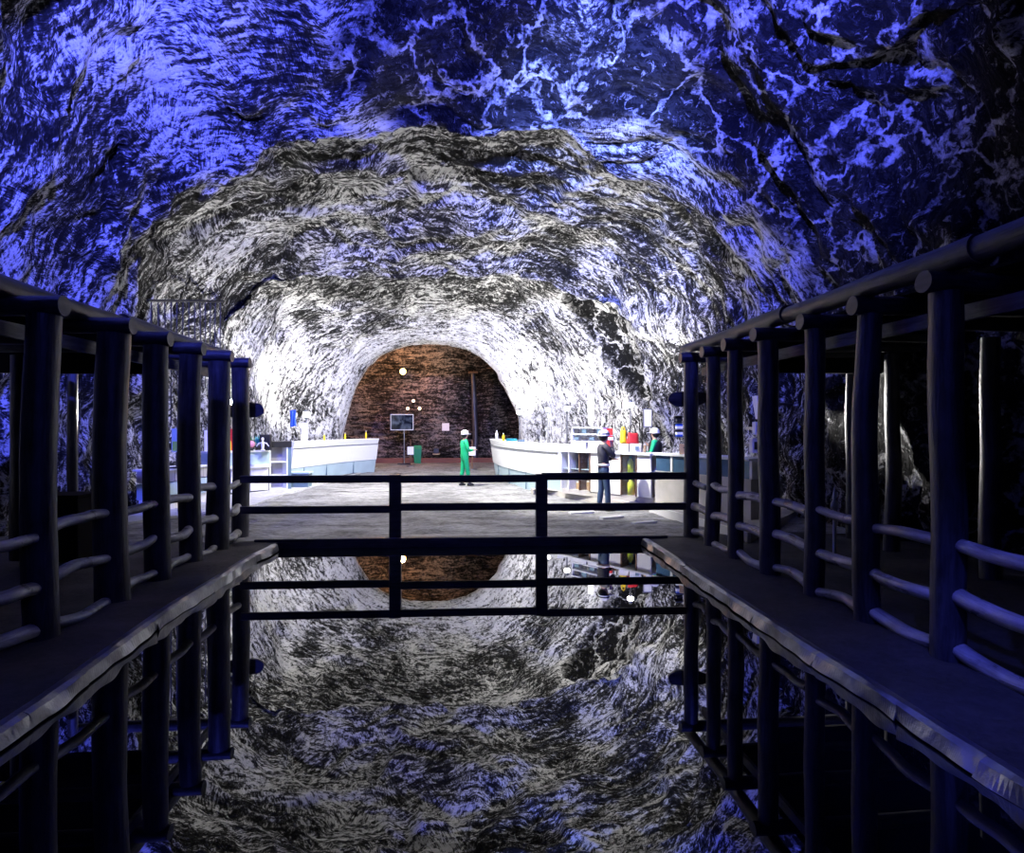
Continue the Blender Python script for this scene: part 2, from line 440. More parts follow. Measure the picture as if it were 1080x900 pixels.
# where the rock is dark shale instead of salt
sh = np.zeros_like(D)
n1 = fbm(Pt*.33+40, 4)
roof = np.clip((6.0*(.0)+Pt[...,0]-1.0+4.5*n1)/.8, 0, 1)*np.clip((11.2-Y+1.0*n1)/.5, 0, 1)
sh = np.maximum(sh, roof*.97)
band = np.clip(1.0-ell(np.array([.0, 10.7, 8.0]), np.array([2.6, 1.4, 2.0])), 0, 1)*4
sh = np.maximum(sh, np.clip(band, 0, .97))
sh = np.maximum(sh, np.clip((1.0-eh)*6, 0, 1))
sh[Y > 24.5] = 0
# whiter salt, lamplight partly put into its colour, beyond the ledge and round the mouth of the far arch; a diagonal seam of dirty salt over the arch
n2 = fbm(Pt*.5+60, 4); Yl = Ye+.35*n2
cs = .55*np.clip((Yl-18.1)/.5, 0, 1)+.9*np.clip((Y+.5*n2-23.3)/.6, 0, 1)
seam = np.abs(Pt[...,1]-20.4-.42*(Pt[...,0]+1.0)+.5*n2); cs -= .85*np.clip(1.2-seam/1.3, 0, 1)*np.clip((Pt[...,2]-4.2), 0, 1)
cs += .5*np.clip(1-np.abs(Ye-18.15)/.35, 0, 1)-.25*np.clip((18-Yl)/1.5, 0, 1)*np.clip((Y-11)/1, 0, 1)*np.clip(.6-n1, 0, 1)  # ledge lip brightened, roof before it dimmed: lamplight put into the colour
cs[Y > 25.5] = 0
def grid_mesh(name, J0, J1, mats, kind_faces):
    nv, nu = Y.shape; js = np.arange(J0, J1+1)
    V = Pt2[:, js].reshape(-1, 3); w = len(js)
    a = (np.arange(nv-1)[:,None]*w+np.arange(w-1)[None,:]).ravel()
    Fc = np.stack([a, a+1, a+w+1, a+w], 1)
    me = bpy.data.meshes.new(name)
    me.vertices.add(len(V)); me.vertices.foreach_set('co', V.ravel())
    me.loops.add(len(Fc)*4); me.loops.foreach_set('vertex_index', Fc.ravel())
    me.polygons.add(len(Fc)); me.polygons.foreach_set('loop_start', np.arange(len(Fc))*4)
    me.update(calc_edges=True)
    me.polygons.foreach_set('use_smooth', np.ones(len(Fc), bool))
    for q in mats: me.materials.append(q)
    fy = Y[:, js][:-1, :-1].ravel(); me.polygons.foreach_set('material_index', (fy > 25.35).astype(int))
    uvl = me.uv_layers.new(name='rock_uv'); uu = np.stack([U[:, js], Y[:, js]], -1).reshape(-1, 2)[Fc.ravel()]
    uvl.data.foreach_set('uv', uu.ravel())
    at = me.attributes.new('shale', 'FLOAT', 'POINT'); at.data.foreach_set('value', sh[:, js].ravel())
    at = me.attributes.new('lit_salt', 'FLOAT', 'POINT'); at.data.foreach_set('value', cs[:, js].ravel())
    me.update(); o = bpy.data.objects.new(name, me); link(o); tag(o, kind='structure'); return o
ra, rb = int(NU*.27), int(NU*.73)
grid_mesh('wall_right', 0, ra, [M['rock'], M['rock_dim']], None)
grid_mesh('ceiling', ra, rb, [M['rock'], M['rock_dim']], None)
grid_mesh('wall_left', rb, NU-1, [M['rock'], M['rock_dim']], None)
# back wall of the far chamber
def back_wall():
    last = Pt2[-1]; c = np.array([-1.0, 31.6, -.45]); R = 70
    V = []; 
    ss = np.linspace(1, 0, R)
    G = c+(last-c)[None,:,:]*ss[:,None,None]
    bulge = 1-ss**3
    q = G.reshape(-1,3)
    d = .30*fbm(q/2.6+50, 3)+.10*(1-2*np.abs(pn(q*np.array([.5,1,2.4])+4)))+.03*fbm(q*4, 2)
    G[...,1] = 31.6+.7*bulge[:,None]*1.0+d.reshape(R, NU)*np.clip((1-ss)*12, 0, 1)[:,None]
    V = G.reshape(-1,3); a = (np.arange(R-1)[:,None]*NU+np.arange(NU-1)[None,:]).ravel()
    Fc = np.stack([a, a+NU, a+NU+1, a+1], 1)
    me = bpy.data.meshes.new('wall_back'); me.from_pydata(V.tolist(), [], Fc.tolist())
    me.polygons.foreach_set('use_smooth', np.ones(len(Fc), bool)); me.materials.append(M['rock_dim'])
    uvl = me.uv_layers.new(name='rock_uv'); uvl.data.foreach_set('uv', V[Fc.ravel()][:, [0,2]].ravel())
    me.update(); o = bpy.data.objects.new('wall_back', me); link(o); tag(o, kind='structure')
back_wall()
from mathutils.bvhtree import BVHTree
def _bvh():
    vs = []; fs = []
    for nm in ('wall_left', 'ceiling', 'wall_right', 'wall_back'):
        me = bpy.data.objects[nm].data; k0 = len(vs)
        co_ = np.empty(len(me.vertices)*3); me.vertices.foreach_get('co', co_); vs += co_.reshape(-1,3).tolist()
        ix = np.empty(len(me.loops), int); me.loops.foreach_get('vertex_index', ix); fs += (ix.reshape(-1,4)+k0).tolist()
    return BVHTree.FromPolygons(vs, fs)
BVH = _bvh()
def surf(px, py, off=.05):
    """rock face seen at a pixel; returns the point a little in front of it and its normal"""
    o_ = Vector((0,0,CZ)); d = (P(px, py, 10)-o_).normalized(); h = BVH.ray_cast(o_, d)
    n_ = h[1] if h[1].dot(d) < 0 else -h[1]
    return h[0]-d*off, n_
# floor beyond the pool
def floor():
    xs = np.linspace(-9.5, 9, 180); yy = np.concatenate([np.arange(9.8, 20, .08), np.arange(20, 32.6, .2)])
    A, B = np.meshgrid(xs, yy); q = np.stack([A, B, 0*A], -1)
    z = .085+.03*fbm(q*1.1, 3)*np.clip((B-9.9)*2, 0, 1)+.012*fbm(q*4.5, 2)*np.clip((B-9.9)*2, 0, 1)
    z += .015
    w = len(xs); V = np.stack([A, B, z], -1).reshape(-1,3)
    a = (np.arange(len(yy)-1)[:,None]*w+np.arange(w-1)[None,:]).ravel(); Fc = np.stack([a, a+1, a+w+1, a+w], 1)
    me = bpy.data.meshes.new('floor'); me.from_pydata(V.tolist(), [], Fc.tolist())
    me.polygons.foreach_set('use_smooth', np.ones(len(Fc), bool)); me.materials.append(M['floor']); me.update()
    tag(link(bpy.data.objects.new('floor', me)), kind='structure')
floor()
# ------------------------------------------------------------------ pool and decks
FY_L, FY_R = 9.95, 9.72
w_ = MB(); w_.add([(-3.4,1.2,0),(3.6,1.2,0),(3.6,9.9,0),(-3.4,9.9,0)], [(0,1,2,3)])
tag(w_.build('pool_water', M['water']), kind='stuff')
def deck(name, edge, outer, flip):
    """edge: pool-side points (x, y); slab from z -.25 to .1"""
    e = curve_path([Vector((x, y, 0)) for x, y in edge], 8)
    vs = []; fs = []; K = 26
    rnd = random.Random(3)
    pts = []
    for i, p in enumerate(e):
        for j in range(K+1):
            t_ = (j/K)**1.5; x = p.x+(outer-p.x)*t_
            zz = .1+(.012*math.sin(x*5+p.y*3)+.01*math.sin(p.y*7-x*2))*min(1, j/3)
            vs.append((x, p.y, zz))
    n = len(e)
    for i in range(n-1):
        for j in range(K):
            a = i*(K+1)+j; q = (a, a+1, a+K+2, a+K+1); fs.append(q[::-1] if flip else q)
    k0 = len(vs)
    for p in e: vs.append((p.x, p.y, -.3))
    for i in range(n-1):
        q = (i*(K+1), (i+1)*(K+1), k0+i+1, k0+i); fs.append(q[::-1] if flip else q)
    mb = MB(); mb.add(vs, fs); o = mb.build(name, M['deck']); tag(o, kind='structure'); return e
pl = [onZ(285,578,.1), onZ(262,589,.1), onZ(225,613,.1), onZ(180,640,.1), onZ(120,683,.1), onZ(60,727,.1), onZ(0,768,.1)]
el = [(p.x, p.y) for p in pl]; el = [(el[0][0]-.02, 9.9)]+[el[0]]+el[1:]+[(el[-1][0]+.02, 1.2), (el[-1][0], .8)]
pr = [onZ(690,575,.1), onZ(740,608,.1), onZ(800,647,.1), onZ(850,680,.1), onZ(920,723,.1), onZ(990,768,.1), onZ(1080,824,.1)]
er = [(pr[0].x, 9.9)]+[(p.x, p.y) for p in pr]+[(pr[-1].x, 1.2), (pr[-1].x, .8)]
EL = deck('floor_left_deck', el, -9.4, False)
ER = deck('floor_right_deck', er, 9.0, True)
mb = MB(); mb.box((0, -1.8, -.02), (7.5, 6.2, .24)); tag(mb.build('floor_near_deck', M['deck']), kind='structure')
def liner(e, side, name, label):
    t_ = thing(name, label, 'pool edging', (e[0].x, 9.8, 0))
    pts = [p for p in e if 1.2 <= p.y <= 9.62]
    segs = 6; per = len(pts)//segs
    for s_ in range(segs):
        seg = pts[s_*per:(s_+1)*per+1] if s_ < segs-1 else pts[s_*per:]
        if len(seg) < 2: continue
        rr = random.Random(s_*5+side); fine = []
        for a, b_ in zip(seg[:-1], seg[1:]):
            for q in range(4): fine.append(a.lerp(b_, q/4))
        fine.append(seg[-1])
        vs = []; fs = []; off0 = rr.uniform(-.006, .012); hh = rr.uniform(-.012, .012)
        for i, p in enumerate(fine):
            wv = .010*math.sin(p.y*6+s_)+.007*math.sin(p.y*15+s_*2)
            for dx, z in ((-.05, .112), (.012+off0+wv, .118+wv*.5), (.05+off0+wv, .10+wv), (.075+off0-wv, .01+hh), (.068+off0-wv, .005+hh), (.035+off0, .085), (-.045, .100)):
                vs.append((p.x-side*dx, p.y, z))
        n = 7
        for i in range(len(fine)-1):
            for j in range(n): fs.append((i*n+j, i*n+(j+1) % n, (i+1)*n+(j+1) % n, (i+1)*n+j))
        fs += [list(range(n)), list(range((len(fine)-1)*n, len(fine)*n))]
        m2 = MB(); m2.add(vs, fs); m2.build('edge_sheet', M['liner'], t_)
liner(EL, -1, 'pool_edging', 'shiny grey metal edging along the left rim of the pool')
liner(ER, 1, 'pool_edging', 'shiny grey metal edging along the right rim of the pool')
# ------------------------------------------------------------------ the two log colonnades
def colonnade(side, X0, pxs, zcap, name, label, outer_px, Xo, rpost):
    t_ = thing(name, label, 'log pergola', (X0, 9.8, .1))
    yv = [onX(p, X0) for p in pxs]; nearest = yv[-1]; step = .93
    while yv[-1]-step > .4: yv.append(yv[-1]-step)
    for i, y in enumerate(yv):
        r = rpost*(1.0+.10*math.sin(i*2.3+side)); zt = zcap-.08
        lean = .03*math.sin(i*1.7)
        mb = MB(); mb.log((X0, y, .06), (X0+lean, y, zt), r*1.04, r*.96, seed=10*i+3+side, bend=.035, n=18, wob=.022)
        mb.build('post', M['log'], t_)
        mb = MB(); rc = .088*(1+.08*math.sin(i*3.1))
        mb.log((X0+lean-side*(r+(.07 if side > 0 else .03)), y, zcap), (Xo+side*.25, y+.02, zcap+.01), rc, rc*.95, seed=10*i+5+side, bend=.02, n=16, wob=.025, step=.3)
        mb.build('cross_beam', M['log'], t_)
    # long logs carried by the cross beams
    xp = X0+(.02 if side > 0 else -.30); zp = zcap+(.185 if side > 0 else .15); ends = [yv[0]+.25, yv[0]-2.9, yv[0]-5.6, .2]
    for i in range(3):
        mb = MB(); r = .098+.008*i
        mb.log((xp+side*.03*(i % 2), ends[i]+.1, zp), (xp+side*.02*((i+1) % 2), ends[i+1], zp+.012), r*.85, r*1.1, seed=50+i+side, bend=.04, n=18, wob=.028, step=.2)
        mb.build('purlin', M['log'], t_)
    mb = MB(); mb.box((X0+side*.22, (yv[0]+.2)/2+.1, zcap-.225), (.05, yv[0]-.3, .13), 0, .006); mb.build('tie_board', M['board'], t_)
    # roof boards and the end board
    mb = MB(); mb.box(((X0+side*.35+Xo+side*.4)/2, 4.7, zcap+.115), (abs(Xo-X0)+.05, 8.9, .03)); mb.build('roof_board', M['dark'], t_)
    mb = MB(); mb.box(((X0+side*.8+Xo+side*1.6)/2, 9.0, zcap-.145), (abs(Xo-X0)+.9, .05, .33)); mb.build('end_board', M['dark'], t_)
    for i, p in enumerate(outer_px):
        y = onX(p, Xo); r = .075 if i == 0 else .11
        mb = MB(); mb.log((Xo, y, .06), (Xo, y, zcap-.08), r, r*.9, seed=80+i+side, bend=.04, wob=.03); mb.build('outer_post', M['log'], t_)
    # three rails in each bay
    for i in range(len(yv)-1):
        ya, yb = yv[i], yv[i+1]
        if yb < 1.0: break
        for j, (z, r) in enumerate(((1.0, .052), (.57, .058), (.17, .055))):
            z += .035*math.sin(i*2.1+j*1.3)
            mb = MB(); mb.log((X0+.01, ya-rpost*.75, z), (X0-.01, yb+rpost*.75, z-.03*math.cos(i*1.9+j)), r*(1+.15*math.sin(i+j)), r, seed=200+i*3+j+side, bend=.045, n=14, wob=.06, step=.07)
            mb.build('rail', M['rail'], t_)
    return t_
colonnade(1, 3.85, [729,750,776,812,858,915,1000], 3.06, 'log_pergola', 'dark log pergola with three rails over the right walkway', [897,940,1003,1045], 6.3, .112)
colonnade(-1, -3.6, [253,229,202,167,119,44], 2.97, 'log_pergola', 'dark log pergola with three rails over the left walkway', [77,20,-60], -6.0, .145)
# low dark panels behind the rails
def low_box(label, c, size, mat=M['dark']):
    t_ = thing('storage_crate', label, 'crate', (c[0], c[1], c[2]-size[2]/2))
    mb = MB(); mb.box(c, size, 0, .02); mb.build('crate_body', mat, t_)
    mb = MB(); mb.box((c[0], c[1], c[2]+size[2]/2+.015), (size[0]+.04, size[1]+.04, .03), 0, .008); mb.build('crate_lid', mat, t_)
low_box('black storage crate behind the left log rails', (-5.3, 8.7, .56), (.6, .5, .85))
# oval slab signs on the last posts
def slab(label, px, py, d, w, h):
    c = P(px, py, d); t_ = thing('wooden_sign', label, 'sign', c)
    pts = []; n = 36; rr = random.Random(int(px))
    ph = [rr.uniform(0, 6) for _ in range(3)]
    for k_ in range(n):
        a = 2*PI*k_/n; e = 1+.05*math.sin(2*a+ph[0])+.04*math.sin(3*a+ph[1])+.02*math.sin(7*a+ph[2])
        ca, sa_ = math.cos(a), math.sin(a)
        pts.append((w/2*e*math.copysign(abs(ca)**.75, ca), h/2*e*math.copysign(abs(sa_)**.75, sa_)))
    vs = [(c.x+x, c.y-.03, c.z+z) for x, z in pts]+[(c.x+x*.97, c.y+.03, c.z+z*.97) for x, z in pts]
    fs = [list(range(n)), list(range(n, 2*n))[::-1]]+[(k_, n+k_, n+(k_+1) % n, (k_+1) % n) for k_ in range(n)]
    mb = MB(); mb.add(vs, fs); mb.build('slab', M['log'], t_)
    for s_ in (-1, 1):
        mb = MB(); mb.tube([(c.x+s_*w*.28, c.y, c.z+h*.42), (c.x+s_*w*.20, c.y, c.z+h*.5+.25)], .006, 6); mb.build('hanging_wire', M['metal'], t_)
slab('oval live-edge wooden sign on the end post of the right pergola', 725, 421, 10.42, .68, .27)
slab('oval live-edge wooden sign on the end post of the left pergola', 259, 433, 10.42, .62, .27)
# ------------------------------------------------------------------ fence across the pool end
t_ = thing('pool_fence', 'dark two-rail wooden fence across the far end of the pool', 'fence', (0, 9.83, .1))
def fpt(x, z, dy=0): return Vector((x, FY_L+(x+3.6)/7.45*(FY_R-FY_L)+dy, z))
fx = [depthX(p, 0) if 0 else None for p in ()]
def fx_at(px):
    k_ = (px-540)/F; x = 0
    for _ in range(20):
        y = fpt(x, 0).y; x = y*(k_*CA+SA)/(CA-k_*SA)
    return x
x1, x2 = fx_at(417), fx_at(571)
for i, x in enumerate((x1, x2)):
    mb = MB(); mb.box(fpt(x, .62), (.19, .13, 1.06), 0, .02); mb.build('fence_post', M['log'], t_)
for z in (1.09, .61):
    for i, (a, b_) in enumerate(((-3.44, x1), (x1, x2), (x2, 3.72))):
        mb = MB(); p, q = fpt(a, z, -.02), fpt(b_, z, -.02); dz = .02*math.sin(i*2+z*9)
        d = q-p; rot = Matrix.Rotation(math.atan2(d.y, d.x), 3, 'Z')
        mb.box((p+q)/2+Vector((0,0,dz)), (d.length, .06, .12), 0, .015, rot=rot); mb.build('fence_rail', M['log'], t_)
p, q = fpt(-3.0, .05, -.03), fpt(3.2, .05, -.03); d = q-p
mb = MB(); mb.box((p+q)/2, (d.length+.4, .16, .19), 0, .02, rot=Matrix.Rotation(math.atan2(d.y, d.x), 3, 'Z')); mb.build('sill_beam', M['log'], t_)
# ------------------------------------------------------------------ glass for the showcases
def pane_mat():
    m = bpy.data.materials.new('clear_glass'); m.use_nodes = True; t = m.node_tree
    t.nodes.remove(t.nodes['Principled BSDF']); out = t.nodes['Material Output']
    a = t.nodes.new('ShaderNodeBsdfTransparent'); g = t.nodes.new('ShaderNodeBsdfGlossy'); g.inputs['Roughness'].default_value = .03
    mx = t.nodes.new('ShaderNodeMixShader'); mx.inputs[0].default_value = .10
    t.links.new(a.outputs[0], mx.inputs[1]); t.links.new(g.outputs[0], mx.inputs[2]); t.links.new(mx.outputs[0], out.inputs[0]); return m
M['pane'] = pane_mat()
FLZ = .1
def span(d, px, py): return px*d/F
def frame2(a, b_):
    d = (b_-a); d.z = 0; L = d.length; d.normalize(); n_ = Vector((d.y, -d.x, 0)); return d, n_, L
def seg_box(mb, a, b_, z0, z1, o0, o1, bev=0):
    """box along a-b between heights z0..z1 and outward offsets o0..o1 (outward = right of a->b)"""
    d, n_, L = frame2(a, b_); c = (a+b_)/2+n_*(o0+o1)/2; c.z = (z0+z1)/2
    mb.box(c, (L, abs(o1-o0), z1-z0), 0, bev, rot=Matrix.Rotation(math.atan2(d.y, d.x), 3, 'Z')); return mb
def flat(p): return Vector((p.x, p.y, 0))
# ------------------------------------------------------------------ curved white counters
def curved_counter(plan, label, top):
    path = curve_path([flat(P(px, 450, d)) for px, d in plan], 6)
    t_ = thing('curved_counter', label, 'counter', (path[0].x, path[0].y, FLZ))
    mb = MB(); sweep(mb, path, [(-.28,.08),(-.10,.08),(-.02,.62),(-.28,.62)]); pli = mb.build('plinth', M['pale'], t_)
    mb = MB(); sweep(mb, path, [(-.26,.62),(0,.60),(.09,top-.22),(.09,top-.20),(-.26,top-.20)]); mb.build('fascia', M['white'], t_)
    mb = MB(); sweep(mb, path, [(-.30,top-.20),(.075,top-.20),(.13,top-.02),(.12,top),(-.30,top)]); mb.build('rim', M['white'], t_)
    mb = MB(); sweep(mb, path, [(.085,top-.222),(.12,top-.218),(.12,top-.200),(.085,top-.200)]); mb.build('trim_strip', M['metal'], t_)
    for i in range(4, len(path)-1, 5):
        mb = MB(); a = path[i]; d = (path[i+1]-path[i]).normalized(); n_ = Vector((d.y, -d.x, 0))
        mb.box(a+n_*(-.035)+Vector((0,0,.35)), (.02, .03, .5), math.atan2(d.y, d.x)); mb.build('plinth_joint', M['slate'], t_).parent = pli
    return path
curved_counter([(307,19.0),(330,20.3),(362,22.4),(397,24.4)], 'curved white counter with pale blue plinth on the left of the passage', 1.44)
curved_counter([(520,22.6),(528,20.3),(546,18.2),(570,16.6),(592,15.6)], 'curved white counter like a ship bow on the right of the passage', 1.46)
t_ = thing('plinth_box', 'small slate blue box at the near foot of the left curved counter', 'box', flat(P(315,450,18.0))+Vector((0,0,FLZ)))
c = P(315,450,18.0); mb = MB(); mb.box((c.x, c.y, .32), (.66, .5, .42), 0, .01); mb.build('box_body', M['slate'], t_)
mb = MB(); mb.box((c.x, c.y, .555), (.74, .58, .05), 0, .01); mb.build('box_top', M['pale'], t_)
# ------------------------------------------------------------------ shelf unit and left counter
def shelf_unit():
    a, b_ = flat(P(285,450,17.0)), flat(P(303,450,17.3))
    t_ = thing('shelf_unit', 'grey open shelf unit with dark top between the two left counters', 'shelves', (a.x, a.y, FLZ))
    seg_box(MB(), a, b_, .1, 1.33, -.04, -.0).v
    mb = MB(); seg_box(mb, a, b_, .1, 1.33, -.42, -.38); mb.build('back_panel', M['conc'], t_)
    d, n_, L = frame2(a, b_)
    for e, nm in ((a, 'side_panel'), (b_, 'side_panel')):
        mb = MB(); seg_box(mb, e-d*.015, e+d*.015, .1, 1.33, -.40, 0); mb.build(nm, M['white'], t_)
    for z in (.14, .52, .9): mb = MB(); seg_box(mb, a, b_, z, z+.03, -.38, -.01); mb.build('shelf', M['white'], t_)
    mb = MB(); seg_box(mb, a-d*.04, b_+d*.12, 1.33, 1.50, -.44, .03, .01); mb.build('top', M['black'], t_)
    mb = MB(); seg_box(mb, b_+d*.02, b_+d*.12, .1, 1.33, -.40, .0, .01); mb.build('end_post', M['slate'], t_)
shelf_unit()
def left_counters():
    a, b_ = flat(P(222,450,15.6)), flat(P(284,450,16.9))
    t_ = thing('shop_counter', 'white and pale blue shop counter left of the shelf unit', 'counter', (a.x, a.y, FLZ))
    d, n_, L = frame2(a, b_)
    mb = MB(); seg_box(mb, a, b_, 1.22, 1.27, -.55, .06, .01); mb.build('worktop', M['white'], t_)
    mb = MB(); seg_box(mb, a, b_, .88, 1.22, -.5, 0, .005); mb.build('fascia', M['pale'], t_)
    mb = MB(); seg_box(mb, a, b_, .80, .88, -.5, .10, .01); mb.build('ledge', M['white'], t_)
    for i in range(3):
        p, q = a+d*(L*i/3+.01), a+d*(L*(i+1)/3-.01)
        mb = MB(); seg_box(mb, p, q, .16, .80, -.45, -.02, .008); mb.build('front_panel', M['panelw'], t_)
    mb = MB(); seg_box(mb, a, b_, .1, .16, -.42, -.08); mb.build('kickboard', M['black'], t_)
    a2, b2 = flat(P(168,450,12.6)), flat(P(221,450,14.4))
    t_ = thing('low_counter', 'low pale blue counter seen between the left pergola posts', 'counter', (a2.x, a2.y, FLZ))
    d, n_, L = frame2(a2, b2)
    mb = MB(); seg_box(mb, a2, b2, .98, 1.02, -.6, .05, .01); mb.build('worktop', M['white'], t_)
    for i in range(7):
        mb = MB(); seg_box(mb, a2+d*(L*i/7+.008), a2+d*(L*(i+1)/7-.008), .74, .98, -.5, 0, .004); mb.build('upper_panel', M['conc'], t_)
    mb = MB(); seg_box(mb, a2, b2, .38, .72, -.5, .01, .004); mb.build('lower_panel', M['pale'], t_)
    mb = MB(); seg_box(mb, a2, b2, .1, .38, -.45, -.06); mb.build('plinth', M['panelw'], t_)
left_counters()
def slab_poly(name, pts, z0, z1, mat, kind='structure'):
    n = len(pts); vs = [(p.x, p.y, z1) for p in pts]+[(p.x, p.y, z0) for p in pts]
    fs = [list(range(n)), list(range(n, 2*n))[::-1]]+[(k_, n+k_, n+(k_+1) % n, (k_+1) % n) for k_ in range(n)]
    mb = MB(); mb.add(vs, fs); o = mb.build(name, mat); tag(o, kind=kind); return o
slab_poly('floor_left_path', [onZ(120,553,.14), onZ(262,534,.14), onZ(300,521,.14), onZ(345,509,.14), onZ(398,493,.14), P(394,450,25.2), P(350,450,21.6), P(300,450,17.4), P(222,450,15.4), P(140,450,13.5)], .02, .14, M['smooth'])
# ------------------------------------------------------------------ items on the left side
def onp(px, py, d): return P(px, py, d)
def cylinder_item(name, label, cat, px, ytop, d, z0, r, prof=None, mat=None, capm=None, group=None):
    c = P(px, ytop, d); h = c.z-z0; t_ = thing(name, label, cat, (c.x, c.y, z0), group=group)
    mb = MB(); mb.lathe((c.x, c.y, z0), [(.001,0),(r*.95,0),(r,.02*h),(r,.62*h),(r*.8,.74*h),(r*.38,.82*h),(r*.36,.9*h),(.001,.9*h)], 16); mb.build('bottle_body', mat, t_)
    mb = MB(); mb.lathe((c.x, c.y, z0+.88*h), [(.001,0),(r*.45,0),(r*.45,.12*h),(.001,.12*h)], 14); mb.build('cap', capm or M['white'], t_)
    return t_
ZC = 1.275
cylinder_item('bottle', 'yellow bottle beside the red box on the left shop counter', 'bottle', 240, 461, 16.2, ZC, .09, mat=M['yellow'], capm=M['red'])
def boxy(name, label, cat, px0, px1, y0, z0, d, depth, mat, lid=None, lidname='lid', group=None, rz=0, partname='carton_body'):
    a = P((px0+px1)/2, y0, d); w = (px1-px0)*d/F; h = a.z-z0
    t_ = thing(name, label, cat, (a.x, a.y, z0), group=group)
    mb = MB(); mb.box((a.x, a.y, z0+h/2), (w, depth, h), rz, min(w, h)*.06); mb.build(partname, mat, t_)
    if lid: mb = MB(); mb.box((a.x, a.y, z0+h+.006), (w*1.03, depth*1.03, .018), rz, .004); mb.build(lidname, lid, t_)
    return t_
boxy('gift_box', 'red box on the left shop counter just left of the end post', 'box', 241.5, 247, 453, ZC, 16.4, .14, M['red'], M['red'])
boxy('radio', 'black radio box at the right end of the left shop counter', 'radio', 275, 285.5, 459, ZC, 16.5, .2, M['black'], M['black'], 'top_cover', partname='radio_body')
c = P(265, 461, 16.3); t_ = thing('toy_ball', 'pink ball on the left shop counter', 'ball', (c.x, c.y, ZC))
mb = MB(); mb.sphere((c.x, c.y, ZC+.17), .095, (1,1,1)); mb.build('ball', M['pink'], t_)
mb = MB(); mb.lathe((c.x, c.y, ZC), [(.001,0),(.06,0),(.05,.05),(.03,.085),(.001,.085)], 16); mb.build('ball_stand', M['black'], t_)
c = P(277, 464, 16.0); t_ = thing('figurine', 'small white figurine with outstretched arms on the left shop counter', 'figurine', (c.x, c.y, ZC))
mb = MB(); mb.lathe((c.x, c.y, ZC), [(.001,0),(.07,0),(.06,.03),(.03,.06),(.045,.16),(.03,.24),(.015,.26),(.035,.30),(.03,.34),(.001,.36)], 16); mb.build('figure_body', M['paper'], t_)
for s_ in (-1,1):
    mb = MB(); mb.tube([(c.x, c.y, ZC+.22), (c.x+s_*.1, c.y, ZC+.2), (c.x+s_*.16, c.y, ZC+.12)], [.022,.018,.012], 8); mb.build('arm', M['paper'], t_)
cylinder_item('candle', 'white candle at the far end of the left shop counter', 'candle', 283.5, 459, 16.75, ZC, .035, mat=M['paper'], capm=M['paper'])
def plant(px, py, d, z0, label, h, mat, seed):
    c = P(px, py, d); t_ = thing('potted_plant', label, 'plant', (c.x, c.y, z0)); rr = random.Random(seed)
    mb = MB(); mb.lathe((c.x, c.y, z0), [(.001,0),(.06,0),(.085,.13),(.075,.13),(.001,.11)], 16); mb.build('pot', M['black'], t_)
    mb = MB()
    for i in range(26):
        a = rr.uniform(0, 6.28); l_ = h*rr.uniform(.5, 1); sp = rr.uniform(.15, .6); base = Vector((c.x, c.y, z0+.11)); v = []
        for j in range(5):
            q = j/4; rad = sp*l_*q**1.3; ctr = base+Vector((math.cos(a)*rad, math.sin(a)*rad, l_*(q-.35*q*q*sp*2)))
            wd = .022*math.sin(PI*min(.97, q+.12)); sd = Vector((-math.sin(a), math.cos(a), 0))*wd; v += [ctr-sd, ctr+sd]
        mb.add(v, [(2*j, 2*j+1, 2*j+3, 2*j+2) for j in range(4)])
    mb.build('leaves', mat, t_)
plant(272, 452, 16.7, ZC, 'teal green plant behind the goods on the left shop counter', .42, M['teal'], 2)
plant(266, 456, 17.05, ZC, 'dark leafy plant beside the pink ball on the left shop counter', .34, M['leaf'], 9)
def poster(name, label, cat, px, py, w, h, d=None, mat=None, frame=None, lean=0, print_mat=None):
    if d is None: c, _ = surf(px, py, .12)
    else: c = P(px, py, d)
    t_ = thing(name, label, cat, c)
    mb = MB(); mb.box(c, (w, .02, h), 0, .004); mb.build('sheet', mat or M['paper'], t_)
    if print_mat: mb = MB(); mb.box((c.x, c.y-.012, c.z-h*.22), (w*.8, .006, h*.42)); mb.build('print', print_mat, t_)
    if frame:
        for s_ in (-1,1):
            mb = MB(); mb.box((c.x+s_*w/2, c.y, c.z), (.02, .03, h+.04)); mb.build('frame_side', frame, t_)
            mb = MB(); mb.box((c.x, c.y, c.z+s_*h/2), (w+.04, .03, .02)); mb.build('frame_rail', frame, t_)
    mb = MB(); mb.box((c.x, c.y+.12, c.z+h*.3), (.05, .22, .05)); mb.build('bracket', M['metal'], t_)
    return t_
def stand_poster(label, px, y0, y1, d, w, mat, pm):
    a, b_ = P(px, y0, d), P(px, y1, d); t_ = thing('standing_banner', label, 'banner', (a.x, a.y, 1.02))
    mb = MB(); mb.box((a.x, a.y, (a.z+b_.z)/2), (w, .02, a.z-b_.z), 0, .004); mb.build('sheet', mat, t_)
    mb = MB(); mb.box((a.x, a.y-.012, b_.z+(a.z-b_.z)*.25), (w*.8, .006, (a.z-b_.z)*.4)); mb.build('print', pm, t_)
    mb = MB(); mb.box((a.x, a.y, 1.035), (w*1.1, .2, .03), 0, .006); mb.build('foot', M['black'], t_)
    mb = MB(); mb.box((a.x, a.y+.02, (a.z+1.03)/2), (.03, .02, a.z-1.03)); mb.build('back_strut', M['black'], t_)
stand_poster('pale green upright banner on the low left counter', 186, 452, 477, 13.1, .19, M['pale'], M['limelight'])
t_ = boxy('till', 'white till with dark screen on the low left counter', 'till', 189.5, 197, 480, 1.03, 13.0, .2, M['panelw'], partname='till_body')
c = P(193.2, 482.5, 12.88); mb = MB(); mb.box((c.x, c.y, c.z), (.14, .02, .07), 0, .004); mb.build('till_screen', M['glass'], t_)
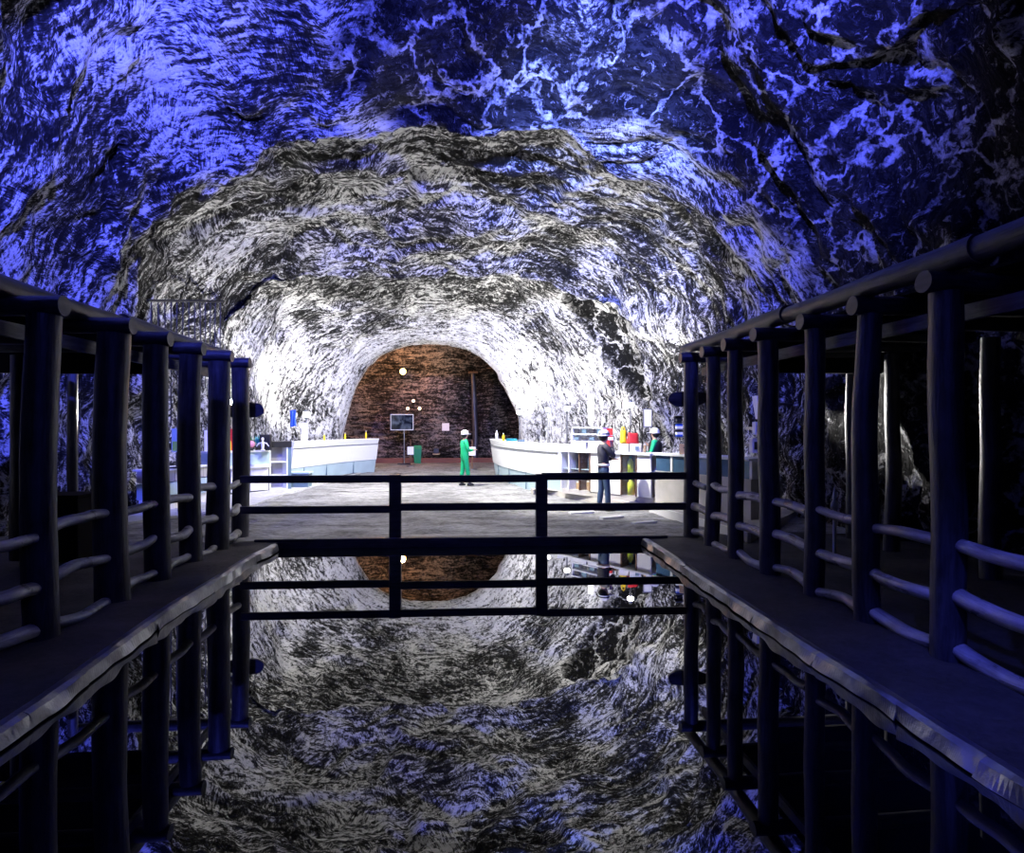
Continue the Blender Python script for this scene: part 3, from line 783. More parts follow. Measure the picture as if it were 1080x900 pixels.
poster('wall_notice', 'narrow white notice on the rock between the second and third left posts', 'notice', 153, 458, .12, .42, None, M['paper'])
poster('wall_notice', 'narrow white upright notice just left of the fourth left post', 'notice', 218, 465, .12, .55, 15.9, M['paper'])
poster('white_board', 'white upright board below the left floodlight', 'board', 321, 456, .2, .62, 19.7, M['paper'])
t_ = thing('hanging_cloth', 'blue cloth hanging just left of the left floodlight', 'cloth', P(309,442,20.6))
c = P(309,442,20.6); vs = []; fs = []
for i in range(9):
    for j in range(7): vs.append((c.x+(j-3)*.032*(1+.1*math.sin(i)), c.y+.03*math.sin(j*1.9+i*.3), c.z+.3-i*.07-.015*math.sin(j)))
for i in range(8):
    for j in range(6): fs.append((i*7+j, i*7+j+1, i*7+j+8, i*7+j+7))
mb = MB(); mb.add(vs, fs, None, True); o = mb.build('cloth', M['blue'], t_); sm = o.modifiers.new('thick', 'SOLIDIFY'); sm.thickness = .01
mb = MB(); mb.tube([(c.x-.16, c.y, c.z+.31), (c.x+.16, c.y, c.z+.31)], .012, 8); mb.build('hanger_bar', M['metal'], t_)
mb = MB(); mb.tube([(c.x, c.y, c.z+.31), (c.x, c.y+.1, c.z+.7)], .006, 6); mb.build('cord', M['black'], t_)
for px, y0, what in ((342,457.5,'nearest'),(364,456.5,'middle'),(386,454.5,'farthest')):
    d = 20.9 if px < 350 else (22.6 if px < 370 else 23.9)
    cylinder_item('candle', what+' yellow candle standing on the left curved counter', 'candle', px, y0, d, 1.44, .035, mat=M['yellow'], capm=M['white'])
# rope curtain on the left wall
def rope_curtain():
    a, _ = surf(156, 317, .35); b_, _ = surf(235, 318, .35)
    t_ = thing('rope_curtain', 'thin curtain of hanging cords on a rod high on the left wall', 'curtain', a)
    mb = MB(); mb.tube([a, b_], .03, 8); mb.build('rod', M['black'], t_)
    for i in range(13):
        q = (i+.5)/13; p = a.lerp(b_, q); L_ = 2.5+.4*math.sin(i*2.7)
        mb = MB(); mb.tube([p, p+Vector((.02*math.sin(i), 0, -L_*.5)), p+Vector((0,0,-L_))], .015, 6); mb.build('cord', M['black'], t_)
    for i in (0, 6, 12):
        p = a.lerp(b_, (i+.5)/13); mb = MB(); mb.tube([p, p+(p-Vector((0,0,CZ))).normalized()*.6], .012, 6); mb.build('wall_bracket', M['metal'], t_)
rope_curtain()
# ------------------------------------------------------------------ right display counter
LA, LB, LC, LD = flat(P(592,450,15.3)), flat(P(687,450,13.2)), flat(P(727,450,12.3)), flat(P(792,450,10.9))
def on_line(px, a, b_):
    best = None
    lo, hi = 0.0, 1.0
    for _ in range(30):
        mi = (lo+hi)/2; p = a.lerp(b_, mi); d = p.x*SA+p.y*CA; q = 540+F*(p.x*CA-p.y*SA)/d
        if q < px: lo = mi
        else: hi = mi
    return a.lerp(b_, (lo+hi)/2)
ZP = .24; ZT = 1.33
slab_poly('floor_right_platform', [onZ(560,520,.1), onZ(589,524,.1), onZ(640,532.5,.1), onZ(687,541,.1), onZ(729,552,.1), onZ(792,572,.1), LD+Vector((1.6,1.2,0)), LC+Vector((1.5,1.8,0)), LA+Vector((1.0,2.6,0)), LA+Vector((-.6,.9,0))], .02, ZP, M['conc'])
kp = [onZ(687,541,.1), onZ(729,552,.1), onZ(792,572,.1)]
for i in range(2):
    a, b_ = flat(kp[i]), flat(kp[i+1]); d, n_, L = frame2(a, b_); mb = MB(); seg_box(mb, a, b_, .08, ZP+.01, 0, .06, .008)
    o = mb.build('trim_%d' % (i+1), M['panelw']); tag(o, kind='structure')
def display_counter():
    t_ = thing('display_counter', 'long white display counter with glass showcases on the right of the passage', 'counter', (LA.x, LA.y, ZP))
    d, n_, L = frame2(LA, LB)
    mb = MB(); seg_box(mb, LA-d*.05, LB, ZT-.045, ZT, -.7, .06, .01); mb.build('worktop', M['white'], t_)
    mb = MB(); seg_box(mb, LA, LB, ZP, ZP+.12, -.6, -.03, .005); mb.build('plinth', M['conc'], t_)
    mb = MB(); seg_box(mb, LA, LB, ZP+.12, ZT-.045, -.62, -.55); mb.build('back_panel', M['panelw'], t_)
    bounds = [592, 600, 611, 622, 640, 655, 671, 687]; kinds = 'gggwwgw'
    for i, kd in enumerate(kinds):
        p, q = on_line(bounds[i], LA, LB), on_line(bounds[i+1], LA, LB)
        mb = MB(); seg_box(mb, p-d*.014, p+d*.014, ZP+.12, ZT-.045, -.55, .01); mb.build('mullion', M['brown'] if i in (2, 3, 5, 6) else M['white'], t_)
        if kd == 'w': mb = MB(); seg_box(mb, p+d*.018, q-d*.018, ZP+.12, ZT-.05, -.04, -.005, .004); mb.build('front_panel', M['panelw'], t_)
        else:
            mb = MB(); seg_box(mb, p+d*.016, q-d*.016, ZP+.12, ZT-.05, -.02, -.012); mb.build('glass_pane', M['pane'], t_)
            mb = MB(); seg_box(mb, p+d*.016, q-d*.016, ZP+.62, ZP+.635, -.5, -.04); mb.build('glass_shelf', M['pale'], t_)
    return d, n_
dd, nn = display_counter()
def concrete_counter():
    t_ = thing('concrete_counter', 'stained concrete counter with dark glass cases behind the right end post', 'counter', (LB.x, LB.y, ZP))
    for a, b_ in ((LB+(LC-LB).normalized()*.1, LC), (LC+(LD-LC).normalized()*.08, LD)):
        mb = MB(); seg_box(mb, a, b_, ZP-.02, .97, -.5, 0, .01); mb.build('concrete_front', M['conc'], t_)
        mb = MB(); seg_box(mb, a, b_, ZT-.03, ZT+.01, -.65, .05, .008); mb.build('worktop', M['white'], t_)
        d, n_, L = frame2(a, b_)
        for i in range(2):
            p, q = a+d*(L*i/2+.03), a+d*(L*(i+1)/2-.03)
            mb = MB(); seg_box(mb, p, q, .97, ZT-.03, -.3, -.01, .004); gc = mb.build('glass_case', M['glass'], t_)
            mb = MB(); seg_box(mb, q, q+d*.06, .97, ZT-.03, -.3, .005); mb.build('case_frame', M['white'], t_).parent = gc
concrete_counter()
# goods inside the showcases
def show(px, off, z0): p = on_line(px, LA, LB)-nn*off*-1; p = on_line(px, LA, LB)-nn*0; q = on_line(px, LA, LB)-nn*off; return Vector((q.x, q.y, z0))
def simple_bottle(c, h, r, mat, label, cap=None, cat='bottle', name='bottle'):
    t_ = thing(name, label, cat, c)
    mb = MB(); mb.lathe(c, [(.001,0),(r,.0),(r,.66*h),(r*.5,.8*h),(r*.4,.9*h),(.001,.9*h)], 16); mb.build('bottle_body', mat, t_)
    mb = MB(); mb.lathe(c+Vector((0,0,.885*h)), [(.001,0),(r*.48,0),(r*.48,.11*h),(.001,.11*h)], 12); mb.build('cap', cap or M['black'], t_)
simple_bottle(show(659, .2, ZP+.636), .36, .07, M['lemon'], 'yellow bottle on the upper shelf of the showcase near the dark-jacketed person', M['teal'])
simple_bottle(show(659.8, .2, ZP+.121), .40, .085, M['lemon'], 'yellow bottle at the bottom of the showcase, under the shelf', M['blue'])
def cone_thing(c, w, h, mat, label, name, cat):
    t_ = thing(name, label, cat, c); mb = MB(); mb.box(c+Vector((0,0,h/2)), (w, .12, h), -.4, .01); mb.build('box_body', mat, t_)
    mb = MB(); mb.box(c+Vector((0,0,h+.01)), (w*1.02, .125, .02), -.4, .003); mb.build('box_lid', M['paper'], t_)
cone_thing(show(667.5, .3, ZP+.636), .13, .30, M['brown'], 'brown box beside the yellow bottle on the showcase shelf', 'gift_box', 'box')
cone_thing(show(667.5, .25, ZP+.121), .16, .13, M['red'], 'small red and white box at the bottom of the showcase', 'gift_box', 'box')
cone_thing(show(664, .40, ZP+.636), .15, .36, M['slate'], 'dark slate box behind the yellow bottle in the showcase', 'gift_box', 'box')
for i, px in enumerate((596, 605, 616)):
    c = show(px, .25, ZP+.636)
    for j in (-1, 1):
        q = c+dd*.065*j; t_ = thing('wine_bottle', ('left' if j < 0 else 'right')+' one of the two dark bottles on the shelf of the '+['leftmost', 'second', 'third'][i]+' showcase', 'bottle', q)
        mb = MB(); mb.lathe(q, [(.001,0),(.04,0),(.04,.22),(.015,.3),(.015,.36),(.001,.36)], 12); mb.build('bottle_glass', M['slate'] if (i+j) % 2 else M['jacket'], t_)
        mb = MB(); mb.lathe(q+Vector((0,0,.35)), [(.001,0),(.018,0),(.018,.03),(.001,.03)], 10); mb.build('cork', M['tan'], t_)
    c = show(px, .25, ZP+.121); cone_thing(c, .2, .12+.04*i, M['tan'] if i else M['panelw'], ['pale box at the bottom of the leftmost showcase', 'tan box at the bottom of the second showcase', 'taller tan box at the bottom of the third showcase'][i], 'gift_box', 'box')
# goods on the counter
def rack():
    a, b_ = on_line(593, LA, LB)-nn*.35, on_line(625, LA, LB)-nn*.35; d, n_, L = frame2(a, b_)
    t_ = thing('photo_rack', 'white rack holding two rows of dark photographs on the counter', 'rack', (a.x, a.y, ZT))
    z1 = 1.90
    mb = MB(); seg_box(mb, a, b_, ZT, z1, -.2, -.16); mb.build('back_panel', M['panelw'], t_)
    for e in (a, b_): mb = MB(); seg_box(mb, e-d*.015, e+d*.015, ZT, z1, -.2, .0); mb.build('side_panel', M['white'], t_)
    for z in (ZT, ZT+.2, ZT+.38, z1-.03): mb = MB(); seg_box(mb, a, b_, z, z+.03, -.2, .01); mb.build('shelf', M['white'], t_)
    for r_, (z, h) in enumerate(((ZT+.42, .11), (ZT+.25, .07))):
        for i in range(4):
            p = a+d*(L*(i+.25)/4); q = a+d*(L*(i+.85)/4)
            mb = MB(); seg_box(mb, p, q, z, z+h, -.04, -.02); mb.build('photograph', M['slate'] if (i+r_) % 2 else M['jacket'], t_)
    for i in range(2):
        mb = MB(); seg_box(mb, a+d*(L*i/2+.03), a+d*(L*(i+1)/2-.03), ZT+.03, ZT+.19, -.03, 0, .004); mb.build('drawer', M['paper'], t_)
rack()
def goods(name, label, cat, px0, px1, py0, mat, off=.3, depth=.22, lid=None, part='carton_body', z0=None):
    p = on_line((px0+px1)/2, LA, LB) if px1 < 687 else on_line((px0+px1)/2, LB, LC)
    p = p-nn*off; d = p.x*SA+p.y*CA; w = (px1-px0)*d/F*.93; z0 = z0 or (ZT if px1 < 687 else ZT+.012); h = CZ+(450-py0)/F*d-z0
    t_ = thing(name, label, cat, (p.x, p.y, z0)); mb = MB(); mb.box((p.x, p.y, z0+h/2), (w, depth, h), -.35, min(w,h)*.05); mb.build(part, mat, t_)
    if lid: mb = MB(); mb.box((p.x, p.y, z0+h), (w*1.03, depth*1.03, .02), -.35, .004); mb.build('lid', lid, t_)
    return p, h, t_
p, h, t_ = goods('cooler_box', 'red box with a white band at the right end of the photo rack', 'box', 628, 634, 452, M['red'], .42, .2)
mb = MB(); mb.box((p.x, p.y, ZT+h*.55), (.19, .21, .07), -.35, .004); mb.build('white_band', M['paper'], t_)
goods('carton', 'white carton under the yellow bag on the display counter', 'box', 644, 655, 468.5, M['paper'], .3, .3, M['panelw'])
p, h, t_ = goods('carton', 'white carton with a dark square print under the red bag', 'box', 655.5, 668, 468.5, M['paper'], .3, .3, M['panelw'])
mb = MB(); mb.box((p.x-.02, p.y-.165, ZT+h*.5), (.08, .012, .08), -.35); mb.build('print', M['slate'], t_)
goods('gift_box', 'slim cream box right of the white cartons on the counter', 'box', 670.2, 672.4, 469, M['tan'], .3, .2, M['panelw'])
p, h, t_ = goods('carton', 'tan carton on the concrete counter beside the right end post', 'box', 709, 722, 468.5, M['tan'], .25, .22)
for s_ in (-.06, .06): mb = MB(); mb.box((p.x+s_, p.y-.13+s_*-.35, ZT+h*.72), (.05, .012, .025), -.35); mb.build('hand_hole', M['black'], t_)
goods('carton', 'brown carton between the first two posts of the right pergola', 'box', 725, 730, 468.5, M['brown'], .25, .2)
def bag(px, w, h, mat, label, z0, handle):
    p = on_line(px, LA, LB)-nn*.3; t_ = thing('tote_bag', label, 'bag', (p.x, p.y, z0)); vs = []; fs = []; n = 14; m_ = 6
    for i in range(m_+1):
        q = i/m_
        for j in range(n):
            a = 2*PI*j/n; k_ = (1-.16*q); fl = (1-.65*q)
            vs.append((p.x+w/2*k_*math.copysign(abs(math.cos(a))**.6, math.cos(a))*(1+.05*math.sin(a*3+q*3)), p.y+.09*fl*math.copysign(abs(math.sin(a))**.6, math.sin(a)), z0+h*q+.01*math.sin(a*2)*q))
    for i in range(m_):
        for j in range(n): fs.append((i*n+j, i*n+(j+1) % n, (i+1)*n+(j+1) % n, (i+1)*n+j))
    fs += [list(range(n))[::-1], list(range(m_*n, (m_+1)*n))]
    mb = MB(); mb.add(vs, fs, None, True); bb = mb.build('bag_body', mat, t_)
    for s_ in (-1, 1):
        mb = MB(); mb.tube(curve_path([(p.x-w*.25, p.y+s_*.02, z0+h), (p.x-w*.14, p.y+s_*.03, z0+h+handle*.8), (p.x, p.y+s_*.03, z0+h+handle), (p.x+w*.14, p.y+s_*.03, z0+h+handle*.8), (p.x+w*.25, p.y+s_*.02, z0+h)], 4), .01, 8); mb.build('handle', M['black'] if handle > .12 else mat, t_).parent = bb
bag(658.5, .28, .24, M['red'], 'red handbag with black handles on the white cartons', ZT+.20, .2)
bag(648.5, .15, .30, M['yellow'], 'yellow bag left of the red handbag on the white cartons', ZT+.20, .08)
for px, py, d, mt, lb in ((524,454,20.4,'white','white bottle on the tip of the right curved counter'), (531,457,19.4,'yellow','yellow bottle on the right curved counter')):
    cylinder_item('bottle', lb, 'bottle', px, py, d, 1.46, .045, mat=M[mt], capm=M['white'])
boxy('tray', 'teal tray behind the yellow bottle on the right curved counter', 'tray', 534, 545, 463.2, 1.46, 18.9, .2, M['teal'], M['teal'], 'rim')
boxy('tray', 'dark blue tray at the near side of the teal tray', 'tray', 546, 553, 464.5, 1.46, 17.95, .2, M['slate'], M['slate'], 'rim')
# boards and notices on the right
poster('white_board', 'tall narrow white board hanging right of the bright niche', 'board', 623, 431, .16, .82, 17.2, M['paper'])
poster('price_list', 'tall white price list on the wall behind the cashier', 'notice', 683, 441, .22, .46, 15.7, M['paper'], M['metal'])
def hanging_shelf():
    c = P(716, 450, 14.2); t_ = thing('hanging_shelf', 'small dark wall shelf with blue and white packets', 'shelf', c)
    mb = MB(); mb.box((c.x, c.y+.06, c.z), (.2, .02, .52)); mb.build('back_panel', M['jacket'], t_)
    for z in (-.25, -.08, .08, .25): mb = MB(); mb.box((c.x, c.y, c.z+z), (.2, .12, .015)); mb.build('shelf', M['metal'], t_)
    for z, mt in ((-.165, 'paper'), (-.02, 'paper'), (.03, 'blue'), (-.21, 'blue'), (.15, 'black')):
        mb = MB(); mb.box((c.x, c.y-.01, c.z+z), (.15, .09, .045 if mt != 'paper' else .07)); mb.build('packet', M[mt], t_)
    mb = MB(); mb.box((c.x, c.y+.3, c.z+.2), (.04, .5, .04)); mb.build('wall_bracket', M['metal'], t_)
hanging_shelf()
def speaker():
    c = P(802, 430, 12.6); t_ = thing('loudspeaker', 'tapered white loudspeaker on the wall seen through the right pergola', 'loudspeaker', c)
    vs = []; 
    for z, w in ((-.24, .10), (.24, .17)):
        for x, y in ((-1,-1),(1,-1),(1,1),(-1,1)): vs.append((c.x+x*w/1.3, c.y+y*w/1.6, c.z+z))
    mb = MB(); mb.add(vs, [(0,3,2,1),(4,5,6,7),(0,1,5,4),(1,2,6,5),(2,3,7,6),(3,0,4,7)]); mb.build('cabinet', M['panelw'], t_)
    mb = MB(); mb.box((c.x, c.y-.1, c.z), (.14, .02, .36), 0, .005); mb.build('grille', M['metal'], t_)
    mb = MB(); mb.tube([(c.x, c.y+.08, c.z), (c.x+.7, c.y+.2, c.z+.1)], .02, 8); mb.build('arm', M['black'], t_)
speaker()
def meter_box(px, py, d, w, h, label):
    c = P(px, py, d); t_ = thing('fuse_box', label, 'fuse box', c)
    mb = MB(); mb.box(c, (w, .14, h), 0, .01); mb.build('casing', M['panelw'], t_)
    mb = MB(); mb.box(c+Vector((-w*.1, -.075, 0)), (w*.5, .015, h*.5), 0, .004); mb.build('window', M['black'], t_)
    mb = MB(); mb.box(c+Vector((w*.3, .35, 0)), (.06, .6, .06)); mb.build('bracket', M['metal'], t_)
meter_box(800, 452, 12.4, .2, .26, 'white fuse box below the wall loudspeaker')
meter_box(798, 470, 11.9, .24, .30, 'grey fuse box with black window, lower of the two')
t_ = thing('wall_pipe', 'dark pipe stub sticking out of the right wall', 'pipe', P(832,427,11.5))
a, _ = surf(838, 427, -.1); b_ = a+Vector((-.7, -.25, .02)); mb = MB(); mb.tube([a, b_], .03, 10); mb.build('pipe', M['black'], t_)
mb = MB(); mb.lathe(b_, [(.001,-.02),(.05,-.02),(.05,.05),(.001,.05)], 12, (-.7,-.25,0)); mb.build('pipe_flange', M['black'], t_)
c = Vector((5.0, onX(880, 5.0), .1)); t_ = thing('marker_stake', 'slim white stake standing behind the right log rails', 'stake', c)
mb = MB(); mb.tube([c, c+Vector((0,0,.72))], .022, 10); mb.build('stake', M['white'], t_)
mb = MB(); mb.lathe(c+Vector((0,0,.72)), [(.001,0),(.05,0),(.045,.08),(.02,.12),(.025,.18),(.001,.30)], 12); mb.build('finial', M['white'], t_)
mb = MB(); mb.lathe(c, [(.001,0),(.11,0),(.10,.03),(.001,.03)], 16); mb.build('base', M['black'], t_)
for i, (a0, b0, y0, sz) in enumerate(((601,625,540,'farthest'), (634,656,545,'middle'), (667,691,550.5,'nearest'))):
    a, b_ = onZ(a0, y0+1, .13), onZ(b0, y0-1, .13); t_ = thing('floor_strip', sz+' of the three pale strips set in the floor by the right platform', 'floor strip', flat(a)+Vector((0,0,.1)), group='pale floor strips')
    d, n_, L = frame2(flat(a), flat(b_)); mb = MB(); seg_box(mb, flat(a), flat(b_), .05, .135, -.07, .07, .01); mb.build('strip', M['white'], t_)
# ------------------------------------------------------------------ the far chamber
def chamber():
    c = P(424, 445.5, 29.3); w, h = 24.0/F*29.3, 17.0/F*29.3
    t_ = thing('television', 'flat television on a pole stand in the far chamber', 'television', (c.x, c.y, FLZ))
    mb = MB(); mb.box(c, (w, .07, h), 0, .012); cas = mb.build('casing', M['panelw'], t_)
    mb = MB(); mb.box(c+Vector((0,-.038,.0)), (w*.94, .012, h*.90)); mb.build('screen', M['screen'], t_).parent = cas
    mb = MB(); mb.tube([(c.x+.1, c.y+.04, FLZ), (c.x+.1, c.y+.04, c.z-h*.4)], .03, 10); mb.build('pole', M['metal'], t_)
    mb = MB(); mb.box((c.x+.1, c.y+.02, FLZ+.02), (.6, .45, .04), 0, .01); mb.build('base', M['black'], t_)
    for px, d, top, yc, lab in ((433, 27.6, 463.5, 475.5, 'white paper sign on a post in front of the green bin'), (498, 25.6, 464, 476, 'white paper sign on a post right of the person in green')):
        a = P(px, top, d); q = P(px, yc, d); t_ = thing('sign_post', lab, 'sign', (a.x, a.y, FLZ))
        mb = MB(); mb.tube([(a.x, a.y, FLZ), a], .025, 10); mb.build('post', M['brown'], t_)
        mb = MB(); mb.box((q.x, q.y-.035, q.z), (.28, .02, .36), 0, .004); mb.build('paper_sheet', M['paper'], t_)
        mb = MB(); mb.lathe((a.x, a.y, FLZ), [(.001,0),(.2,0),(.19,.03),(.03,.05),(.001,.05)], 18); mb.build('foot', M['metal'], t_)
    c = P(440.5, 470, 29.9); t_ = thing('litter_bin', 'green litter bin in the far chamber', 'bin', (c.x, c.y, FLZ)); H = c.z-FLZ
    vs = [];
    for z, w in ((0, .15), (H*.82, .20)):
        for x, y in ((-1,-1),(1,-1),(1,1),(-1,1)): vs.append((c.x+x*w, c.y+y*w, FLZ+z))
    mb = MB(); mb.add(vs, [(0,3,2,1),(4,5,6,7),(0,1,5,4),(1,2,6,5),(2,3,7,6),(3,0,4,7)]); mb.build('bin_body', M['bin'], t_)
    vs = [(c.x+x*.21, c.y+y*.21, FLZ+H*.82) for x, y in ((-1,-1),(1,-1),(1,1),(-1,1))]+[(c.x+x*.17, c.y+y*.12, FLZ+H) for x, y in ((-1,-1),(1,-1),(1,1),(-1,1))]
    mb = MB(); mb.add(vs, [(0,3,2,1),(4,5,6,7),(0,1,5,4),(1,2,6,5),(2,3,7,6),(3,0,4,7)]); mb.build('bin_lid', M['bin'], t_)
    poster('wall_notice', 'square paper notice on the back wall of the far chamber', 'notice', 470, 450.5, .40, .42, None, M['paper'], M['brown'])
    p, _ = surf(501, 440, .75); top = P(499, 394, p.y); t_ = thing('timber_prop', 'dark crooked timber prop against the back wall of the far chamber', 'post', (top.x, p.y, FLZ))
    mb = MB(); mb.log((top.x+.1, p.y-.1, FLZ), (top.x, p.y+.1, top.z), .16, .12, seed=5, bend=.12, wob=.05); mb.build('log', M['log'], t_)
    mb = MB(); mb.box((top.x, p.y+.05, top.z+.05), (.5, .3, .1), 0, .02); mb.build('head_block', M['brown'], t_)
    c = P(460, 476, 30.3); t_ = thing('wall_shelf', 'small wall shelf holding a dark box in the far chamber', 'shelf', c)
    mb = MB(); mb.box((c.x, c.y+.3, c.z-.15), (.34, .9, .05)); mb.build('shelf_board', M['tan'], t_)
    mb = MB(); mb.box((c.x, c.y+.1, c.z+.0), (.26, .2, .25), 0, .01); mb.build('dark_case', M['black'], t_)
    o = MB().box((-1.0, 30.9, .19), (11.5, .25, .26), 0, .02).build('baseboard_back', plain('red_brown_kerb', (.20,.075,.05), .8, 0, .3, 3, .01)); tag(o, kind='structure')
chamber()
# ------------------------------------------------------------------ people
def skin_mesh(name, pts, edges, mat, parent, sub=1):
    me = bpy.data.meshes.new(name+'_cage'); me.from_pydata([tuple(p[0]) for p in pts], edges, []); me.update()
    o = bpy.data.objects.new(name+'_cage', me); link(o)
    sk = o.modifiers.new('skin', 'SKIN'); sk.use_smooth_shade = True
    if not me.skin_vertices: me.skin_vertices.new()
    for i, p in enumerate(pts):
        r = p[1]; me.skin_vertices[0].data[i].radius = (r, r) if not isinstance(r, tuple) else r
    me.skin_vertices[0].data[0].use_root = True
    if sub: ss = o.modifiers.new('sub', 'SUBSURF'); ss.levels = sub; ss.render_levels = sub
    dg = bpy.context.evaluated_depsgraph_get(); dg.update()
    nm = bpy.data.meshes.new_from_object(o.evaluated_get(dg)); nm.name = name
    bpy.data.objects.remove(o)
    nm.materials.clear(); nm.materials.append(mat)
    for p in nm.polygons: p.use_smooth = True; p.material_index = 0
    q = bpy.data.objects.new(name, nm); link(q); q.parent = parent; return q
def person(label, px, d, z0, yaw, H, arms, stride, dress, helmet_mat, stripe=None, hair=True):
    """local frame: +x right hand side, +y the way the person faces"""
    g = P(px, 450, d); root = thing('person', label, 'person', (g.x, g.y, z0), yaw); s = H/1.72
    V = lambda x, y, z: Vector((x*s, y*s, z*s))
    pts = []; E = []
    def add(p, r, par=None):
        pts.append((p, r*s if not isinstance(r, tuple) else (r[0]*s, r[1]*s))); i = len(pts)-1
        if par is not None: E.append((par, i))
        return i
    pel = add(V(0,0,.93), .12); wa = add(V(0,.0,1.10), .11, pel); ch = add(V(0,-.01,1.30), .13, wa); nb = add(V(0,0,1.44), .075, ch)
    nk = add(V(0,.01,1.50), .05, nb); h1 = add(V(0,.025,1.575), .078, nk); h2 = add(V(0,.02,1.65), .088, h1); add(V(0,.01,1.70), .06, h2)
    no = add(V(0,.115,1.60), .014, h1)
    for s_ in (-1,1): add(V(s_*.088,.01,1.605), .014, h1)
    J = {}
    for s_, (el, wr, fd) in zip((-1, 1), arms):
        sh_ = add(V(s_*.155,0,1.39), .058, nb); e = add(V(*el), .043, sh_); w = add(V(*wr), .028, e)
        fd = Vector(fd).normalized(); wv = Vector(wr); side_ = fd.cross(Vector((0,0,1))); side_ = side_.normalized() if side_.length > .1 else Vector((1,0,0))
        pal = add(V(*(wv+fd*.055)), (.034,.02), w)
        for k_ in range(4):
            b0 = wv+fd*.085+side_*(k_-1.5)*.020; ln = (.062,.072,.068,.052)[k_]
            a1 = add(V(*b0), .009, pal); a2 = add(V(*(b0+fd*ln*.6+Vector((0,0,-.008)))), .008, a1); add(V(*(b0+fd*ln+Vector((0,0,-.024)))), .007, a2)
        tb = add(V(*(wv+fd*.04+side_*.04)), .011, pal); add(V(*(wv+fd*.085+side_*.052)), .009, tb)
        J[s_] = (pts[sh_], pts[e], pts[w])
    LG = {}
    for s_ in (-1,1):
        st_ = stride*s_; hp = add(V(s_*.085,0,.86), .085, pel); kn = add(V(s_*.10,st_*.5+.02,.48), .057, hp); an = add(V(s_*.105,st_,.09), .038, kn); to = add(V(s_*.115,st_+.12,.035), .03, an)
        LG[s_] = (pts[hp], pts[kn], pts[an], pts[to])
    skin_mesh('body', pts, E, M['skin'], root)
    fat = lambda q, k_: (q[0], (q[1][0] if isinstance(q[1], tuple) else q[1])*k_)
    top, legs = dress
    def garment(name, mat, with_arms, with_legs, torso=True, g=1.22):
        q = []; e = []
        def ad(p, par=None):
            q.append(p); 
            if par is not None: e.append((par, len(q)-1))
            return len(q)-1
        a = ad((V(0,0,.93), .145*s))
        if not torso: ad((V(0,0,1.03), .115*s), a)
        if torso:
            b_ = ad((V(0,0,1.10), .135*s), a); c_ = ad((V(0,-.01,1.30), .158*s), b_); d_ = ad((V(0,0,1.435), .085*s), c_)
            if with_arms:
                for s_ in (-1,1):
                    p1 = ad(fat(J[s_][0], 1.25), d_); p2 = ad(fat(J[s_][1], 1.35), p1); w = J[s_][2]; p3 = ad((w[0].lerp(J[s_][1][0], .1), w[1]*1.5), p2)
        if with_legs:
            for s_ in (-1,1):
                p1 = ad(fat(LG[s_][0], 1.18), a); p2 = ad(fat(LG[s_][1], 1.32), p1); p3 = ad((LG[s_][2][0]+Vector((0,0,.02)), .062*s), p2)
        return skin_mesh(name, q, e, mat, root)
    if top is legs: garment('coverall', M[top], True, True)
    else: garment('jacket', M[top], True, False); garment('trousers', M[legs], False, True, False)
    for s_ in (-1,1):
        a, t2 = LG[s_][2][0], LG[s_][3][0]; base_ = Vector((a.x, a.y, 0))
        mb = MB(); W_ = WMAT(root); fr_ = (Vector((t2.x, t2.y, 0))-base_).normalized(); sd = Vector((fr_.y, -fr_.x, 0)); vs = []; n = 14
        for z, k_ in ((0,1.0),(.03,1.04),(.06,.95),(.10,.7)):
            for j in range(n):
                th = 2*PI*j/n; f_ = math.cos(th); l_ = .15 if f_ > 0 else .075
                if z == .10: l_ = .05 if f_ > 0 else .05
                vs.append(W_ @ (base_+fr_*(f_*l_*k_*s+.02)+sd*math.sin(th)*.048*k_*s+Vector((0,0,z*s))))
        fs = [list(range(n))[::-1], list(range(3*n, 4*n))]+[(i*n+j, i*n+(j+1) % n, (i+1)*n+(j+1) % n, (i+1)*n+j) for i in range(3) for j in range(n)]
        mb.add(vs, fs, None, True); mb.build('shoe', M['shoe'], root)
    W_ = WMAT(root); hc = W_ @ V(0,.012,1.645)
    if hair:
        mb = MB(); mb.sphere(W_ @ V(0,-.012,1.61), .100*s, (1,1,1.0), 16); mb.build('hair', M['hair'], root)
    mb = MB(); mb.lathe(hc, [(.135*s,-.01),(.138*s,0),(.122*s,.012),(.118*s,.05*s),(.100*s,.095*s),(.06*s,.125*s),(.001,.135*s)], 20); hm = mb.build('helmet', helmet_mat, root)
    mb = MB(); f_ = (W_ @ V(0,1,0)-W_ @ V(0,0,0)).normalized(); mb.box(hc+f_*.14*s, (.16*s, .09*s, .012), yaw, .004); mb.build('helmet_peak', helmet_mat, root).parent = hm
    if stripe: mb = MB(); mb.lathe(hc, [(.1235*s,.02),(.1235*s,.048*s),(.119*s,.05*s),(.119*s,.018)], 20); mb.build('helmet_band', stripe, root).parent = hm
    return root, s
